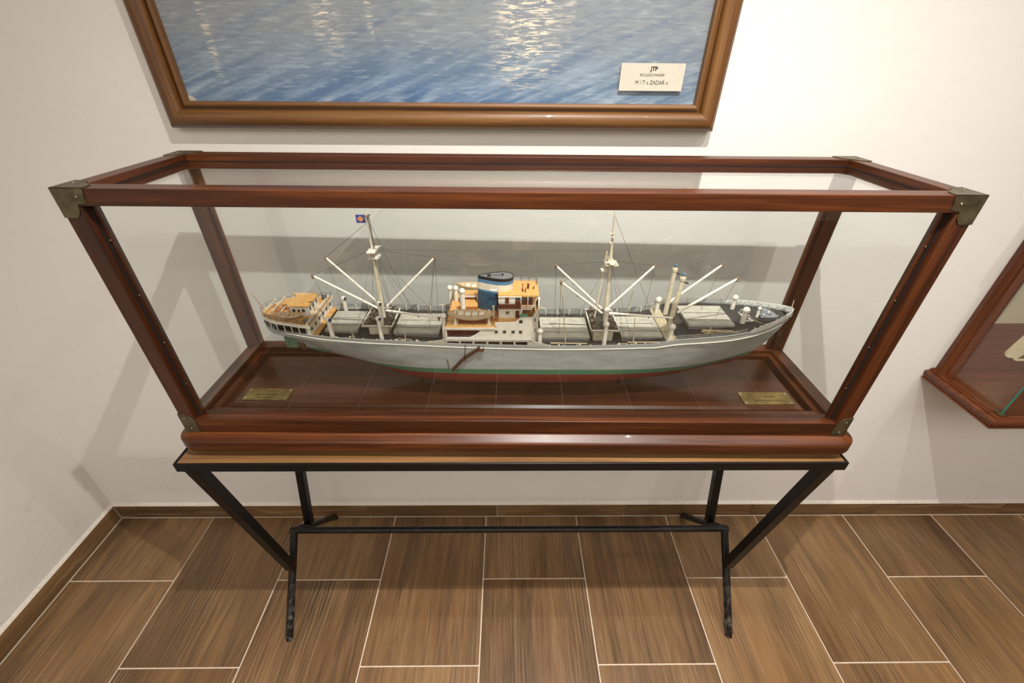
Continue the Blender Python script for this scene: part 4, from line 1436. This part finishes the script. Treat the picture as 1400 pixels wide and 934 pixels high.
for key, top in (('a2', AX), ('a3', AX), ('a4', AX), ('f1', FXm), ('f2', FXm), ('f3', FXm)):
    wire(top, tips[key][0])
wire((.3252, .030, zc(.32, 1.1060)), tips['k1'][0])
wire((.3186, -.030, zc(.32, 1.1140)), tips['k2'][0])
for key, dx, y in (('a1', .012, .030), ('a2', .020, -.030), ('a3', -.002, .028), ('f1', .004, .030), ('f2', .004, -.030), ('f3', -.006, .030), ('k1', -.024, .020), ('k2', -.010, -.012)):
    t = tips[key][0]
    dz = sheer(max(-.48, min(.55, t.x + dx)))[1]
    wire(t, (t.x + dx, y, dz + (.010 if key in ('a2', 'a1') else -.002)), .0003)
# shrouds
for mx, ax_, nm in ((-.2450, AX, 0), (.1950, FXm, 1)):
    for s in (-1, 1):
        for dx in (-.040, .030, .045):
            x = mx + dx
            wire(ax_, (x, s * .062, sheer(x)[1] - .004), .0003)
for x in (-.150, -.160):
    t = tips['a3'][0]
    wire(t, (x, -.030 if x > -.155 else .02, sheer(x)[1] + .001), .0003)
# pale rope purchases hanging to the deck
for a, b in (((.1000, -.035, 1.104), (.1130, -.060, .990)), ((.2440, -.035, 1.035), (.2420, -.060, .989)), ((.2520, .030, 1.060), (.2500, .045, 1.000)), ((-.1900, -.045, 1.030), (-.1930, -.060, .997)), ((-.1560, -.035, 1.060), (-.1480, .020, 1.005)), ((-.3000, -.040, 1.020), (-.2870, -.060, 1.000)), ((.3920, -.040, 1.018), (.3800, -.055, 1.012)), ((.4800, -.012, 1.018), (.4980, -.030, 1.018))):
    wire((a[0], a[1], zc(a[0], a[2])), (b[0], b[1], zc(b[0], b[2])), .0008, ROPE)

# ------------------------------------------------------------------ wall-hung glass cabinet at the right edge
OFF = Vector((0, 0, 0))
QX0, QYF, QZ0 = 1.262, .806, .690
QX1 = 2.30
cab = thing('wall_cabinet', 'brown wooden wall cabinet with stepped base moulding and glass sides', 'cabinet', ((QX0 + QX1) / 2, WY, .662))
# stepped base moulding
for i, (o_, z0, z1) in enumerate(((.0285, .676, .6895), (.0240, .6655, .676), (.0270, .661, .6655))):
    MB().box(QX0 - o_, QX1 + o_, QYF - o_ + .006, WY - .0005, z0, z1).done('base_moulding', CABW['x'], cab, bevel=.0035, seg=3)
MB().box(QX0 - .016, QX1 + .016, QYF - .012, WY - .0005, .6895, .6935).done('base_moulding', CABW['x'], cab, bevel=.0015)
MB().box(QX0 - .010, QX1 + .010, QYF - .006, WY - .0005, .6865, .6955).done('cabinet_floor', CABW['x'], cab)
# stile against the wall, reeded
sm = [(QX0, WY - .0005), (QX0, WY - .012), (QX0 - .003, WY - .015), (QX0, WY - .018), (QX0 - .003, WY - .021), (QX0, WY - .024), (QX0 - .003, WY - .027), (QX0, WY - .030), (QX0 + .002, WY - .034), (QX0, WY - .038), (QX0 + .002, WY - .046), (QX0 + .018, WY - .046), (QX0 + .018, WY - .0005)]
MB().prism(sm, 'z', .6935, 1.32).done('stile', CABW['z'], cab, smooth=True)
MB().box(QX1 - .018, QX1, WY - .046, WY - .0005, .6935, 1.32).done('stile', CABW['z'], cab)
MB().box(QX0 + .002, QX0 + .006, WY - .053, WY - .046, .6955, 1.30).done('glass_stop', CABW['z'], cab, bevel=.001)
CABB = wood('cabinet_board_x', 'x', (70, 33, 14), (98, 50, 22), (120, 66, 31), .45, rand=False)
bb_ = MB().box(QX0 + .018, QX1 - .018, WY - .012, WY - .001, .6955, .853).done('back_board', CABB, cab)
MB().box(QX0 + .018, QX1 - .018, WY - .010, WY - .001, .853, 1.32).done('back_board', BACKDROP_PAINT, cab)
MB().box(QX0 - .01, QX1 + .01, QYF - .004, WY - .0005, 1.32, 1.345).done('cabinet_top', CABW['x'], cab, bevel=.003)
MB().box(QX0 + .003, QX0 + .007, QYF, WY - .046, .6955, 1.32).done('side_glass', GLASS, cab)
MB().box(QX1 - .007, QX1 - .003, QYF, WY - .046, .6955, 1.32).done('side_glass', GLASS, cab)
MB().box(QX0 + .003, QX1 - .003, QYF - .004, QYF - .0002, .6955, 1.32).done('front_glass', GLASS, cab)
lab(MB().box(QX0 + .0022, QX0 + .0030, QYF - .004, QYF + .0002, .6955, 1.32).done('glass_edge', GREEN_EDGE, cab), 'green edge of the front glass')
# brass foot clips at the glass corner
MB().box(QX0 - .006, QX0 + .014, QYF - .010, QYF + .012, .6955, .6985).done('corner_clip', BRASS_OLD, cab, bevel=.001)
# cream cut-out resting against the back board
OFF = Vector((0, 0, 0))
cut = thing('cutout_board', 'cream painted cut-out on the brown back board inside the wall cabinet', 'ornament', (1.50, WY - .016, .735))
def cr_pts(pts):
    return pts
out = [(1.4500, .8600), (1.4177, .8291), (1.4190, .8000), (1.4150, .7700), (1.4152, .7593), (1.4175, .7510), (1.4225, .7466), (1.4322, .7425), (1.4440, .7412), (1.4479, .7390), (1.4530, .7335), (1.4624, .7312), (1.4845, .7299), (1.60, .7299), (1.60, .8600)]
# closed outline with a slot and a window cut through it (laid out as strips)
m = MB()
y0, y1 = WY - .0165, WY - .0125
# main leaf
m.prism([(1.4152, .7593), (1.4175, .7510), (1.4225, .7466), (1.4322, .7425), (1.4440, .7412), (1.4510, .7412), (1.4525, .7460), (1.4590, .7560), (1.4660, .7680), (1.4900, .8000), (1.5600, .8600), (1.4560, .8600), (1.4330, .8200), (1.4220, .7850)], 'y', y0, y1)
m.prism([(1.4479, .7408), (1.4530, .7345), (1.4624, .7312), (1.60, .7299), (1.60, .7345), (1.4660, .7365), (1.4600, .7400), (1.4570, .7440)], 'y', y0, y1)
m.prism([(1.4570, .7440), (1.4600, .7400), (1.4850, .7700), (1.5100, .8000), (1.5040, .8030), (1.4760, .7700)], 'y', y0, y1)
m.done('cutout', CREAM, cut)
for a_ in ((1.4430, 1.4850, .7985, .7995), (1.4480, 1.4620, .7690, .7698)):
    MB().box(a_[0], a_[1], y0 - .0003, y0 + .001, a_[2], a_[3]).done('scored_line', paint('score_brown', (150, 126, 88), .7), cut)
